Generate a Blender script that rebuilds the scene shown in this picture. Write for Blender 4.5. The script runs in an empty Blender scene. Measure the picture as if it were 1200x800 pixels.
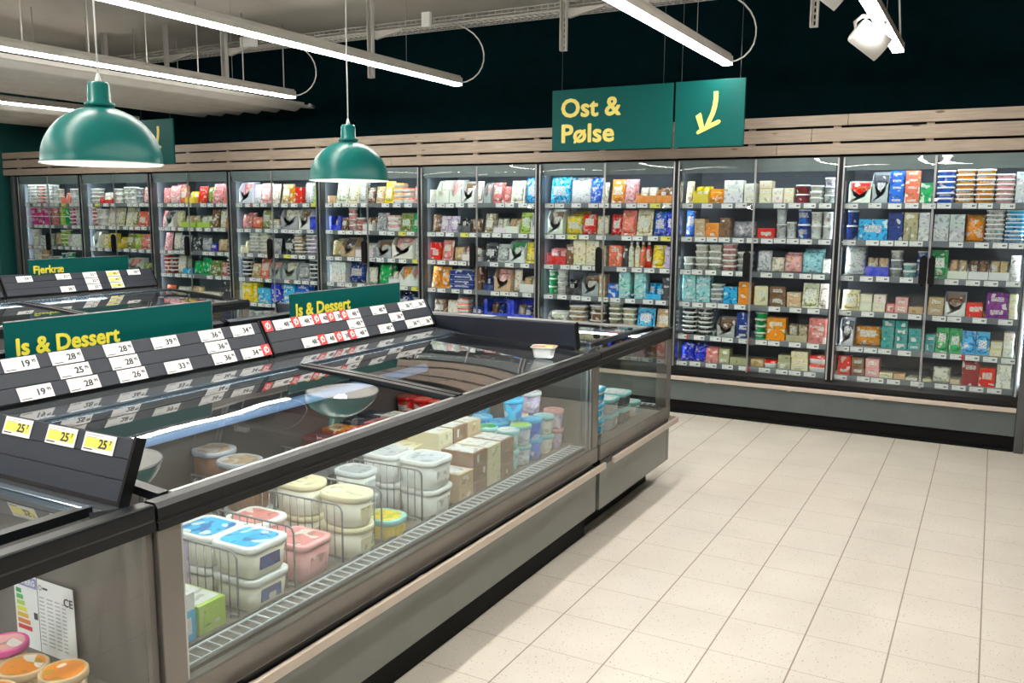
import bpy, bmesh, math, random
from mathutils import Vector, Matrix
random.seed(7)
PI = math.pi
scene = bpy.context.scene
C = scene.collection

# ---------------------------------------------------------------- camera, world, exposure
def setup_camera():
    yaw, pitch, roll = (math.radians(a) for a in (28.7904, -8.3445, 0.3589))
    fwd = Vector((-math.sin(yaw)*math.cos(pitch), math.cos(yaw)*math.cos(pitch), math.sin(pitch)))
    right = Vector((math.cos(yaw), math.sin(yaw), 0)); up = right.cross(fwd)
    r2 = right*math.cos(roll) + up*math.sin(roll); u2 = -right*math.sin(roll) + up*math.cos(roll)
    cam = bpy.data.cameras.new('camera'); co = bpy.data.objects.new('camera', cam); C.objects.link(co)
    m = Matrix((r2, u2, -fwd)).transposed().to_4x4(); m.translation = Vector((0, 0, 1.6272))
    co.matrix_world = m
    cam.sensor_width = 36; cam.lens = 36*1021.5641/1200; cam.clip_start = .05; cam.clip_end = 200
    scene.camera = co
setup_camera()
w = bpy.data.worlds.new('world'); scene.world = w; w.use_nodes = True
w.node_tree.nodes['Background'].inputs[0].default_value = (.80, .84, .90, 1)
w.node_tree.nodes['Background'].inputs[1].default_value = .30
scene.view_settings.view_transform = 'Standard'; scene.view_settings.look = 'None'
scene.view_settings.gamma = 1; scene.view_settings.use_curve_mapping = False
scene.view_settings.exposure = 0.10
STRIP = 50.0      # ceiling strip light radiance
FRIDGE = 62.0     # wall cabinet light tubes
FREEZE = 42.0      # freezer light tubes

# ---------------------------------------------------------------- materials
class N:
    def __init__(s, name):
        s.m = bpy.data.materials.new(name); s.m.use_nodes = True; s.t = s.m.node_tree
        s.b = s.t.nodes['Principled BSDF']; s.out = s.t.nodes['Material Output']
    def n(s, typ, **k):
        x = s.t.nodes.new(typ)
        for a, v in k.items(): setattr(x, a, v)
        return x
    def put(s, sock, v):
        if hasattr(v, 'is_output'): s.t.links.new(v, sock)
        else: sock.default_value = v
    def math(s, op, a, b=0.0, c=None):
        x = s.n('ShaderNodeMath', operation=op); s.put(x.inputs[0], a); s.put(x.inputs[1], b)
        if c is not None: s.put(x.inputs[2], c)
        return x.outputs[0]
    def mix(s, f, a, b):
        x = s.n('ShaderNodeMix', data_type='RGBA'); s.put(x.inputs[0], f)
        s.put(x.inputs[6], a if hasattr(a, 'is_output') else (*a, 1)); s.put(x.inputs[7], b if hasattr(b, 'is_output') else (*b, 1))
        return x.outputs[2]
    def tc(s, o): return s.n('ShaderNodeTexCoord').outputs[o]
    def noise(s, vec, scale, detail=2, rough=.5):
        x = s.n('ShaderNodeTexNoise'); s.t.links.new(vec, x.inputs[0]); x.inputs['Scale'].default_value = scale
        x.inputs['Detail'].default_value = detail; x.inputs['Roughness'].default_value = rough; return x.outputs[0]
    def step(s, a, lo, hi):
        x = s.n('ShaderNodeMapRange'); s.put(x.inputs[0], a); x.inputs[1].default_value = lo; x.inputs[2].default_value = hi; return x.outputs[0]
    def mapv(s, vec, sc=(1, 1, 1)):
        x = s.n('ShaderNodeMapping'); s.t.links.new(vec, x.inputs[0]); x.inputs['Scale'].default_value = sc; return x.outputs[0]
    def base(s, c, rough=.5, metal=0, spec=None):
        s.put(s.b.inputs['Base Color'], c if hasattr(c, 'is_output') else (*c, 1)); s.put(s.b.inputs['Roughness'], rough)
        s.b.inputs['Metallic'].default_value = metal
        if spec is not None: s.b.inputs['Specular IOR Level'].default_value = spec
        return s
    def bump(s, h, strength=.2, dist=.01):
        x = s.n('ShaderNodeBump'); s.put(x.inputs['Height'], h); x.inputs['Strength'].default_value = strength
        x.inputs['Distance'].default_value = dist; s.t.links.new(x.outputs[0], s.b.inputs['Normal'])
def srgb(r, g, b):
    f = lambda c: (c/255/12.92) if c <= 10 else ((c/255+.055)/1.055)**2.4
    return (f(r), f(g), f(b))
_cache = {}
def mat(name, rgb, rough=.5, metal=0.0, var=.06, spec=None):
    if name in _cache: return _cache[name]
    k = N(name); v = k.noise(k.tc('Object'), 6, 3)
    c = k.mix(k.step(v, .3, .7), tuple(max(0, x*(1-var)) for x in rgb), tuple(min(1, x*(1+var)) for x in rgb))
    k.base(c, rough, metal, spec); _cache[name] = k.m; return k.m
def emis(name, rgb, s):
    if name in _cache: return _cache[name]
    k = N(name); k.base(rgb, .4); k.b.inputs['Emission Color'].default_value = (*rgb, 1); k.b.inputs['Emission Strength'].default_value = s
    _cache[name] = k.m; return k.m
def glass(name, tint=(1, 1, 1), mult=1.0, warp=0.0, haze=0.0):
    if name in _cache: return _cache[name]
    k = N(name); t = k.n('ShaderNodeBsdfTransparent'); t.inputs[0].default_value = (*tint, 1)
    g = k.n('ShaderNodeBsdfGlossy'); g.inputs['Roughness'].default_value = .015
    f = k.n('ShaderNodeFresnel'); f.inputs[0].default_value = 1.5
    if warp:
        bp = k.n('ShaderNodeBump'); k.put(bp.inputs['Height'], k.noise(k.mapv(k.tc('Object'), (.45, 1, 1.7)), 3.2, 0)); bp.inputs['Strength'].default_value = 1
        bp.inputs['Distance'].default_value = warp; k.t.links.new(bp.outputs[0], g.inputs['Normal'])
    bf = k.n('ShaderNodeNewGeometry').outputs['Backfacing']
    fac = k.math('MULTIPLY', k.math('MINIMUM', k.math('MULTIPLY', f.outputs[0], mult), 1.0), k.math('SUBTRACT', 1.0, bf))
    mx = k.n('ShaderNodeMixShader'); k.t.links.new(fac, mx.inputs[0]); k.t.links.new(t.outputs[0], mx.inputs[1]); k.t.links.new(g.outputs[0], mx.inputs[2])
    o = mx.outputs[0]
    k.t.links.new(o, k.out.inputs[0]); _cache[name] = k.m; return k.m

TEAL = (.004, .155, .135)
M_teal = mat('teal_enamel', (.0005, .125, .115), .33, var=.02, spec=.3)
M_sign = mat('teal_sign_board', (.0005, .085, .078), .45, var=.03, spec=.15)
M_wallc = mat('dark_petrol_paint', (.0008, .0135, .018), .85, var=.15, spec=.06)
M_wallt = mat('teal_paint', (.003, .075, .072), .6)
M_yel = mat('yellow_vinyl', (.80, .68, .16), .5, var=.02)
M_yel2 = mat('bright_yellow_vinyl', (.80, .72, .06), .5, var=.02)
M_black = mat('black_plastic', (.005, .005, .006), .35, spec=.35)
M_blackm = mat('matt_black', (.003, .003, .0035), .6, spec=.2)
M_rail = mat('anthracite_rail', (.008, .010, .012), .33, spec=.35)
M_dgrey = mat('charcoal_rail_plastic', (.022, .028, .042), .42, spec=.35)
M_dgrey2 = mat('dark_grey_steel', (.09, .095, .10), .25, .3)
M_panel = mat('grey_panel', (.155, .165, .155), .3, spec=.6)
M_panelw = mat('cabinet_grey_panel', (.105, .125, .125), .4)
M_post = mat('warm_grey_post', (.22, .205, .19), .3, .5)
M_alu = mat('brushed_aluminium', (.55, .56, .57), .3, .9)
M_chrome = mat('alu_blue_reflection', (.25, .33, .42), .15, .9)  # aluminium rail, blue reflection of the strip lights put into its colour
M_bump = mat('cream_bumper', (.58, .50, .43), .35, .2)
M_white = mat('white_paint', (.78, .78, .76), .4, var=.02)
M_paper = mat('white_label', (.86, .86, .85), .5, var=.01)
M_lprint = mat('label_ink', (.03, .03, .04), .6)
M_lgrey = mat('label_small_print', (.45, .45, .47), .6)
M_ytag = mat('yellow_label', (.86, .80, .12), .5, var=.02)
M_red = mat('red_label', (.75, .035, .04), .45, var=.03)
M_duct = mat('light_grey_metal', (.50, .48, .44), .45, .1)
M_strut = mat('galvanised_steel', (.55, .53, .50), .4, .3)
M_inner = mat('freezer_inner_steel', (.14, .14, .145), .3, .3)
M_floorin = mat('freezer_floor_steel', (.16, .145, .13), .3, .2)
M_back = mat('cabinet_back_panel', (.13, .15, .17), .5)
M_shelf = mat('shelf_steel', (.50, .52, .54), .4, .4)
M_strip = mat('shelf_edge_strip', (.17, .19, .21), .4)
M_canopy = mat('cabinet_canopy', (.20, .24, .25), .4)
M_wire = mat('grey_wire', (.28, .28, .29), .35, .6)
M_wwire = mat('white_wire', (.80, .84, .88), .35)
M_glass = glass('door_glass', (.93, .96, .96), 1.3, warp=.02)
M_lid = glass('lid_glass', (.84, .89, .92), 1.6, warp=.0015)
M_side = glass('side_glass', (.94, .96, .95), 2.0)
E_strip = emis('strip_light_diffuser', (1, .96, .88), STRIP)
E_can = emis('cabinet_canopy_tube', (.88, .95, 1.0), FRIDGE*.45)
E_cab = emis('cabinet_light_tube', (.88, .95, 1.0), FRIDGE)
E_frz = emis('freezer_light_tube', (.80, .92, 1.0), FREEZE)
E_tube = emis('blue_white_light_tube', (.35, .55, .85), .4)
E_bulb = emis('lamp_bulb', (1, .95, .88), 70)

def m_floor():
    k = N('speckled_floor_tiles'); p = k.n('ShaderNodeNewGeometry').outputs['Position']
    s = k.n('ShaderNodeSeparateXYZ'); k.t.links.new(p, s.inputs[0])
    def line(v, off, per, half):
        f = k.math('FRACT', k.math('DIVIDE', k.math('ADD', v, 300*per - off), per))
        d = k.math('MINIMUM', f, k.math('SUBTRACT', 1.0, f))
        return k.math('LESS_THAN', d, half/per)
    gx = line(s.outputs[0], .067, .3011, .0028); gy = line(s.outputs[1], 3.3782-3.3264, .3024, .0020)
    vo = k.n('ShaderNodeTexVoronoi'); k.t.links.new(p, vo.inputs[0]); vo.inputs['Scale'].default_value = 75
    dots = k.math('MULTIPLY', k.math('LESS_THAN', vo.outputs['Distance'], .16), k.math('GREATER_THAN', k.noise(p, 60, 1), .50))
    n = k.step(k.noise(p, 2.5, 3), .35, .65)
    b = k.mix(n, (.66, .61, .545), (.72, .67, .60))
    b = k.mix(k.math('MULTIPLY', k.step(k.noise(p, 210, 2), .58, .68), .35), b, (.42, .36, .30))
    b = k.mix(k.math('MULTIPLY', dots, .9), b, (.16, .12, .09))
    b = k.mix(k.math('MULTIPLY', gy, .6), b, (.30, .24, .19))
    b = k.mix(k.math('MULTIPLY', gx, .9), b, (.24, .17, .13))
    k.base(b, .30, 0, .45); return k.m
M_floor = m_floor()
def m_wood():
    k = N('washed_pine'); o = k.n('ShaderNodeNewGeometry').outputs['Position']
    g = k.noise(k.mapv(o, (1.5, 10, 28)), 3, 4, .6); kn = k.n('ShaderNodeTexVoronoi'); k.t.links.new(k.mapv(o, (2.6, 1, 9)), kn.inputs[0]); kn.inputs['Scale'].default_value = 1.1
    b = k.mix(k.step(g, .3, .7), (.30, .235, .18), (.45, .37, .30))
    pn = k.step(k.noise(k.mapv(o, (.5, 1, 9.5)), 1, 0), .35, .65); b = k.mix(k.math('MULTIPLY', pn, .25), b, (.40, .33, .28))
    b = k.mix(k.step(kn.outputs['Distance'], .11, .06), b, (.16, .10, .06))
    k.base(b, .6); k.bump(g, .15, .004); return k.m
M_wood = m_wood()
def m_ceiling():
    k = N('grey_concrete_ceiling'); o = k.tc('Object')
    b = k.mix(k.step(k.noise(o, 1.2, 4), .3, .7), (.52, .49, .44), (.62, .59, .54)); k.base(b, .8); return k.m
M_ceil = m_ceiling()
def m_print(name, gloss=.3, label=True, film=False):
    """packaging print: the pack's own colour, a pale panel with small print and accent shapes; film adds painted pale highlights"""
    k = N(name); oi = k.n('ShaderNodeObjectInfo'); col = oi.outputs['Color']; rnd = oi.outputs['Random']
    gen = k.tc('Generated'); s = k.n('ShaderNodeSeparateXYZ'); k.t.links.new(gen, s.inputs[0])
    ob = k.n('ShaderNodeVectorMath', operation='ADD'); k.t.links.new(k.tc('Object'), ob.inputs[0])
    cx = k.n('ShaderNodeCombineXYZ'); k.put(cx.inputs[0], k.math('MULTIPLY', rnd, 37.0)); k.put(cx.inputs[2], k.math('MULTIPLY', rnd, 91.0)); k.t.links.new(cx.outputs[0], ob.inputs[1])
    v = ob.outputs[0]
    hs = k.n('ShaderNodeHueSaturation'); k.t.links.new(col, hs.inputs['Color']); hs.inputs['Hue'].default_value = .56; hs.inputs['Value'].default_value = .45; hs.inputs['Saturation'].default_value = 1.1
    b = col
    if film:
        n = k.noise(v, 26, 3, .6); b = k.mix(k.step(n, .52, .66), col, (.80, .78, .74)); b = k.mix(k.math('MULTIPLY', k.step(k.noise(v, 44, 1), .56, .60), .8), b, hs.outputs[0])  # pale blotches paint the film's white highlights into the colour
    else:
        b = k.mix(k.math('MULTIPLY', k.step(k.noise(v, 38, 0), .60, .615), .75), b, hs.outputs[0])
        b = k.mix(k.math('MULTIPLY', k.step(k.noise(v, 24, 0), .34, .33), .8), b, (.85, .84, .80))
    if label:
        inx = k.math('LESS_THAN', k.math('ABSOLUTE', k.math('SUBTRACT', s.outputs[0], .5)), .30)
        zc = k.math('ADD', .42, k.math('MULTIPLY', rnd, .2))
        inz = k.math('LESS_THAN', k.math('ABSOLUTE', k.math('SUBTRACT', s.outputs[2], zc)), .17)
        inb = k.math('MULTIPLY', k.math('MULTIPLY', inx, inz), k.math('GREATER_THAN', k.math('FRACT', k.math('MULTIPLY', rnd, 17.3)), .45)); b = k.mix(k.math('MULTIPLY', inb, .85), b, (.84, .83, .80))
        tx = k.step(k.noise(k.mapv(v, (90, 1, 190)), 1, 1), .52, .56)
        b = k.mix(k.math('MULTIPLY', k.math('MULTIPLY', tx, inb), .8), b, hs.outputs[0])
    k.base(b, gloss); 
    if film: k.bump(k.noise(v, 30, 2), .5, .006)
    return k.m
P_box = m_print('carton_print', .35); P_film = m_print('film_pack_print', .15, True, True)
P_tub = m_print('tub_print', .3, True); P_lid = m_print('lid_print', .3, False)
def m_objcol(name, rough, tr=0):
    k = N(name); col = k.n('ShaderNodeObjectInfo').outputs['Color']
    b = k.mix(k.math('MULTIPLY', k.step(k.noise(k.tc('Object'), 20, 2), .4, .7), .15), col, (.8, .8, .78)); k.base(b, rough)
    if tr: k.b.inputs['Subsurface Weight'].default_value = 0
    return k.m
P_plain = m_objcol('plain_coloured_plastic', .35); P_cheese = m_objcol('cheese_in_film', .2)
P_lidw = mat('white_plastic_lid', (.84, .85, .84), .3, var=.01)

# ---------------------------------------------------------------- mesh helpers
def bx(bm, x0, x1, y0, y1, z0, z1, mi=0, bev=0.0):
    if x0 > x1: x0, x1 = x1, x0
    if y0 > y1: y0, y1 = y1, y0
    if z0 > z1: z0, z1 = z1, z0
    r = bmesh.ops.create_cube(bm, size=1)['verts']
    for v in r: v.co = Vector(((x0+x1)/2 + v.co.x*(x1-x0), (y0+y1)/2 + v.co.y*(y1-y0), (z0+z1)/2 + v.co.z*(z1-z0)))
    fs = {f for v in r for f in v.link_faces}
    for f in fs: f.material_index = mi
    if bev:
        es = list({e for f in fs for e in f.edges}); o = bmesh.ops.bevel(bm, geom=es, offset=bev, segments=2, affect='EDGES', profile=.5)
        for f in o['faces']: f.material_index = mi
def ring(w, d, r, n=4):
    r = min(r, w/2-1e-5, d/2-1e-5); pts = []
    for cx, cy, a0 in ((w/2-r, d/2-r, 0), (-w/2+r, d/2-r, 90), (-w/2+r, -d/2+r, 180), (w/2-r, -d/2+r, 270)):
        for i in range(n+1):
            a = math.radians(a0 + 90*i/n); pts.append((cx+r*math.cos(a), cy+r*math.sin(a)))
    return pts
def loft(bm, rings, n=4, off=(0, 0, 0), cap=(1, 1)):
    """rings: (z, w, d, r, mat)"""
    rows = []
    for (z, w_, d_, r_, mi) in rings:
        rows.append(([bm.verts.new((x+off[0], y+off[1], z+off[2])) for x, y in ring(w_, d_, r_, n)], mi))
    k = len(rows[0][0])
    for (a, _), (b, mi) in zip(rows, rows[1:]):
        for i in range(k):
            f = bm.faces.new((a[i], a[(i+1) % k], b[(i+1) % k], b[i])); f.material_index = mi; f.smooth = n > 2
    if cap[0]: f = bm.faces.new(rows[0][0][::-1]); f.material_index = rows[0][1]
    if cap[1]: f = bm.faces.new(rows[-1][0]); f.material_index = rows[-1][1]
def lathe(bm, prof, n=48, mi=0, off=(0, 0, 0), close=False):
    rows = []
    for r, z in prof: rows.append([bm.verts.new((off[0]+r*math.cos(2*PI*i/n), off[1]+r*math.sin(2*PI*i/n), off[2]+z)) for i in range(n)])
    for a, b in zip(rows, rows[1:]):
        for i in range(n):
            f = bm.faces.new((a[i], a[(i+1) % n], b[(i+1) % n], b[i])); f.material_index = mi; f.smooth = True
    if close:
        bm.faces.new(rows[0][::-1]).material_index = mi; bm.faces.new(rows[-1]).material_index = mi
def tube(bm, pts, r, n=6, mi=0):
    pts = [Vector(p) for p in pts]; rows = []
    for i, p in enumerate(pts):
        t = (pts[min(i+1, len(pts)-1)] - pts[max(i-1, 0)]).normalized()
        a = t.cross(Vector((0, 0, 1)));
        if a.length < .05: a = t.cross(Vector((1, 0, 0)))
        a.normalize(); b = t.cross(a)
        rows.append([bm.verts.new(p + (a*math.cos(2*PI*j/n) + b*math.sin(2*PI*j/n))*r) for j in range(n)])
    for a, b in zip(rows, rows[1:]):
        for i in range(n):
            f = bm.faces.new((a[i], a[(i+1) % n], b[(i+1) % n], b[i])); f.material_index = mi; f.smooth = True
    bm.faces.new(rows[0][::-1]).material_index = mi; bm.faces.new(rows[-1]).material_index = mi
def prism(bm, prof, y0, y1, mi=0):
    """closed profile of (x,z) extruded along y"""
    a = [bm.verts.new((x, y0, z)) for x, z in prof]; b = [bm.verts.new((x, y1, z)) for x, z in prof]; k = len(prof)
    fs = [bm.faces.new(a[::-1]), bm.faces.new(b)] + [bm.faces.new((a[i], a[(i+1) % k], b[(i+1) % k], b[i])) for i in range(k)]
    for f in fs: f.material_index = mi
def mesh(bm, mats, name='m'):
    bmesh.ops.recalc_face_normals(bm, faces=bm.faces); me = bpy.data.meshes.new(name); bm.to_mesh(me); bm.free()
    for m in (mats if isinstance(mats, (list, tuple)) else [mats]): me.materials.append(m)
    return me
def obj(name, bm, mats, parent=None, loc=None, rz=0):
    me = mesh(bm, mats, name) if isinstance(bm, bmesh.types.BMesh) else bm
    o = bpy.data.objects.new(name, me); C.objects.link(o)
    if parent: o.parent = parent
    if loc is not None: o.location = loc
    if rz: o.rotation_euler.z = rz
    return o
def tag(o, label=None, cat=None, group=None, kind=None):
    for k_, v in (('label', label), ('category', cat), ('group', group), ('kind', kind)):
        if v: o[k_] = v
    return o
def struct(name, bm, m): return tag(obj(name, bm, m), kind='structure')
def empty(name, loc=(0, 0, 0), rz=0, label=None, cat=None, group=None):
    o = bpy.data.objects.new(name, None); C.objects.link(o); o.location = loc; o.rotation_euler.z = rz; o.empty_display_size = .1
    return tag(o, label, cat, group)
def B(): return bmesh.new()
_txt = {}
def text_mesh(s, size, bold=.0, extrude=.0006):
    """lettering as a plain mesh (bmesh-ready), baseline at 0, in XY plane"""
    key = (s, size, bold)
    if key in _txt: return _txt[key]
    cu = bpy.data.curves.new('t', 'FONT'); cu.body = s; cu.size = size; cu.offset = bold; cu.extrude = extrude; cu.resolution_u = 3
    o = bpy.data.objects.new('t', cu); C.objects.link(o); bpy.context.view_layer.update()
    me = bpy.data.meshes.new_from_object(o.evaluated_get(bpy.context.evaluated_depsgraph_get())); bpy.data.objects.remove(o); bpy.data.curves.remove(cu)
    _txt[key] = me; return me
def add_text(bm, s, size, x, y, z=.0006, mi=1, bold=0., sx=1.0):
    if bold:
        for j in range(8): add_text(bm, s, size, x+bold*math.cos(j*PI/4), y+bold*math.sin(j*PI/4), z+j*.00002, mi, 0, sx)
    me = text_mesh(s, size, 0); k0 = len(bm.verts); f0 = len(bm.faces); bm.from_mesh(me); bm.verts.ensure_lookup_table(); bm.faces.ensure_lookup_table()
    for v in bm.verts[k0:]: v.co = Vector((v.co.x*sx + x, v.co.y + y, v.co.z + z))
    for f in bm.faces[f0:]: f.material_index = mi
def plane_mat(origin, xdir, ydir):
    x = Vector(xdir).normalized(); y = Vector(ydir).normalized(); z = x.cross(y)
    m = Matrix((x, y, z)).transposed().to_4x4(); m.translation = Vector(origin); return m

# ---------------------------------------------------------------- the room
bm = B(); bx(bm, -11.9, 7, -7, 7.8, -.1, 0); struct('floor', bm, M_floor)
bm = B(); bx(bm, -11.9, 7, -7, 7.8, 3.5, 3.6); struct('ceiling', bm, M_ceil)
bm = B(); bx(bm, -11.9, 7, 7.7, 7.8, 0, 3.5); struct('wall_back', bm, M_wallc)
bm = B(); bx(bm, -12.0, -11.9, -7, 7.8, -.1, 3.6); struct('wall_left', bm, M_wallt)
bm = B(); bx(bm, 7, 7.1, -7, 7.8, -.1, 3.6); struct('wall_right', bm, M_wallt)
bm = B(); bx(bm, -11.6, -11.32, 6.75, 7.7, 0, 3.5, 0, .01); struct('trim_1', bm, M_wallt)
k = 2
for i, (z0, z1) in enumerate(((2.072, 2.149), (2.167, 2.262), (2.280, 2.357))):
    xs = [-11.30, -8.9+.4*i, -5.1-.3*i, -1.5+.25*i, 2.6]
    for a, b in zip(xs, xs[1:]):
        bm = B(); bx(bm, a+.002, b-.002, 6.87, 6.892, z0, z1, 0, .002); struct('trim_%d' % k, bm, M_wood); k += 1
bm = B()
x = 2.0
while x > -11.2: bx(bm, x, x+.05, 6.889, 6.92, 2.072, 2.357); x -= .62
struct('trim_%d' % k, bm, M_wood); k += 1
bm = B(); bx(bm, -11.3, 2.6, 6.93, 7.7, 2.06, 2.35); struct('trim_%d' % k, bm, M_blackm)
# ---------------------------------------------------------------- ceiling fittings
def strip_light(x, y0, y1, z, label, cable=None):
    r = empty('strip_light', (x, y1, z), 0, label, 'ceiling light', 'long strip lights under the ceiling')
    L = y1-y0
    bm = B(); prism(bm, [(-.034, .012), (-.034, .05), (-.022, .078), (.022, .078), (.034, .05), (.034, .012)], -L, 0); obj('housing', bm, M_alu if False else M_duct, r)
    bm = B(); bx(bm, -.032, .032, -L+.004, -.004, -.004, .012); obj('diffuser', bm, E_strip, r)
    bm = B(); bx(bm, -.036, .036, -.001, .006, -.004, .06); obj('end_cap', bm, M_white, r)
    yy = -.75
    while yy > -L:
        bm = B(); tube(bm, [(0, yy, .06), (0, yy, 3.5-z)], .0016, 4); obj('suspension_wire', bm, M_strut, r); 
        bm = B(); bx(bm, -.02, .02, yy-.03, yy+.03, .058, .075, 0, .003); obj('wire_clip', bm, M_white, r)
        yy -= 2.4
    if cable:
        bm = B(); tube(bm, [(0, .004, .02)] + [Vector((0, .004, .02))*(1-t) for t in ()] + cable, .006, 6); obj('power_cable', bm, M_white, r)
    return r
def loop(tray_y, tray_z, y1, z, dx=0.0):
    p0, p1, p2, p3 = Vector((0, 0, .02)), Vector((dx+.22, .22, .05)), Vector((dx+.24, .20, tray_z-z)), Vector((dx-.15, tray_y-y1, tray_z-z+.03))
    return [((1-t)**3*p0 + 3*(1-t)**2*t*p1 + 3*(1-t)*t*t*p2 + t**3*p3)[:] for t in [i/12 for i in range(1, 13)]]
ZL = 2.7; YE = 6.47
strip_light(-4.09, -3, YE, ZL, 'long white strip light ending just left of the teal double sign, its cable looping up', loop(6.5, 3.2, YE, ZL))
strip_light(-5.95, -3, YE, ZL, 'long strip light passing behind the left pendant cord, with curled end cable', loop(6.5, 3.2, YE, ZL))
strip_light(-1.79, -3, YE, ZL, 'long strip light ending above the yellow arrow sign', loop(6.5, 3.2, YE, ZL))
strip_light(-.655, -3, YE, ZL, 'strip light at upper right carrying white spotlights', [(0.01, 0, .06), (0.0, -.12, .3), (-.04, -.2, .8)])
strip_light(-8.89, -3, YE, ZL, 'short-looking strip light at far left under the corrugated panel')
def spotlight(loc, label, s=1.55):
    r = empty('spotlight', loc, .5, label, 'spotlight', 'spotlights on the right strip light')
    bm = B(); lathe(bm, [(.0, .062), (.036, .062), (.044, .058), (.046, .05), (.046, -.062), (.040, -.062), (.038, -.04), (0, -.035)], 28)
    h = obj('lamp_head', bm, M_white, r); h.rotation_mode = 'QUATERNION'; h.rotation_quaternion = (Matrix.Rotation(-.5, 3, 'Z') @ Vector((-.74, -.30, .60))).to_track_quat('Z', 'Y'); r.scale = (s, s, s)
    bm = B(); tube(bm, [(-.05, 0, .0), (-.054, 0, .06), (-.03, 0, .08), (.03, 0, .08), (.054, 0, .06), (.05, 0, 0)], .007, 6); tube(bm, [(0, 0, .08), (0, 0, .10)], .012, 8)
    obj('bracket', bm, M_white, r)
spotlight((-.695, 5.36, 2.595), 'white cylindrical spotlight hanging lower on the strip light, fully in view')
spotlight((-.70, 4.02, 2.60), 'white spotlight cut off by the top edge of the photo')

bm = B()
TX0, TX1, TY0, TY1, TZ = -9.4, 0.2, 6.42, 6.62, 3.2
for y, z in ((TY0, TZ+.06), (TY0, TZ+.03), (TY0, TZ), (TY0+.05, TZ), (TY0+.1, TZ), (TY0+.15, TZ), (TY1, TZ), (TY1, TZ+.03), (TY1, TZ+.06)): bx(bm, TX0, TX1, y-.003, y+.003, z-.003, z+.003)
x = TX0
while x < TX1:
    bx(bm, x-.0025, x+.0025, TY0, TY1, TZ-.005, TZ); bx(bm, x-.0025, x+.0025, TY0-.003, TY0, TZ, TZ+.06); bx(bm, x-.0025, x+.0025, TY1, TY1+.003, TZ, TZ+.06); x += .06
tray = tag(obj('cable_tray', bm, M_strut), 'white wire-mesh cable tray running across under the ceiling', 'cable tray')
bm = B(); random.seed(3)
for j in range(4): tube(bm, [(TX0+.1+i*.45, TY0+.05+.03*j+random.uniform(-.008, .008), TZ+.014+.008*(j % 2)) for i in range(20)], .007, 5)
tag(obj('cable_bundle', bm, M_white), 'pale cables lying along the wire-mesh tray', 'cables')
def junction(x, w_, h_, label):
    bm = B(); bx(bm, x-w_/2, x+w_/2, TY0-.045, TY0-.004, TZ-.01, TZ-.01+h_, 0, .006); tag(obj('junction_box', bm, M_white), label, 'junction box', 'boxes on the cable tray')
junction(-4.36, .085, .12, 'small white junction box on the tray right of the right pendant cord')
junction(-6.42, .20, .10, 'wider white junction box on the tray beside the left strut')
def strut(x, zb, label, w_=.052):
    bm = B()
    bx(bm, x-w_/2, x-w_/2+.007, 6.33, 6.37, zb, 3.5); bx(bm, x+w_/2-.007, x+w_/2, 6.33, 6.37, zb, 3.5)
    z = zb
    bx(bm, x-w_/2+.007, x-.006, 6.367, 6.371, zb, 3.5); bx(bm, x+.006, x+w_/2-.007, 6.367, 6.371, zb, 3.5)
    while z < 3.5: bx(bm, x-.007, x+.007, 6.367, 6.371, z, z+.014); z += .042
    r = tag(obj('ceiling_strut', bm, M_strut), label, 'strut', 'perforated struts holding the cable tray')
    bm = B(); prism(bm, [(x+w_/2, 3.195), (x+w_/2, 3.13), (x+.32, 3.185), (x+.32, 3.195)], 6.372, 6.41); obj('bracket_arm', bm, M_strut, r)
strut(-3.05, 2.88, 'perforated strut with free lower end left of the middle strip light')
strut(-4.92, 2.80, 'perforated strut directly right of the right pendant cord')
strut(-1.18, 2.885, 'perforated strut end hanging above the right half of the dark wall')
strut(-6.70, 2.80, 'perforated strut crossing the two left strip lights', .06)
strut(-8.47, 2.80, 'perforated strut farthest left, behind the left pendant cord', .06)
strut(-7.52, 2.80, 'slim strut between the two leftmost thick struts', .03)

bm = B()
n = 6; X0, X1 = -6.42, -8.05; Ya, Yb = -2, 7.15
prof = []
for i in range(n*8+1):
    t = i/(n*8); prof.append((X0+(X1-X0)*t, 2.70 + .025*math.cos(2*PI*i/8)))
prof = prof + [(X1, 2.76), (X0, 2.76)]
prism(bm, prof, Ya, Yb)
bm2 = B(); prism(bm2, [(x-2.75, z) for x, z in prof], Ya, 7.3); tag(obj('corrugated_ceiling_panel', bm2, M_duct), 'second pale corrugated panel, farthest left beyond the strip light', 'ceiling panel')
r = tag(obj('corrugated_ceiling_panel', bm, M_duct), 'pale corrugated metal panel hung low at upper left, behind the pendant', 'ceiling panel')
for xx in (-6.46, -8.0):
    for j in range(9):
        bm = B(); tube(bm, [(xx, 6.9-.55*j, 2.76), (xx, 6.9-.55*j, 3.5)], .006, 5); obj('hanging_rod', bm, M_strut, r)
bm = B(); tube(bm, [(-6.5, 7.15, 2.73), (-6.42, 7.3, 2.73), (-6.35, 7.15, 2.73)], .018, 8); obj('edge_tube', bm, M_duct, r)

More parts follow.
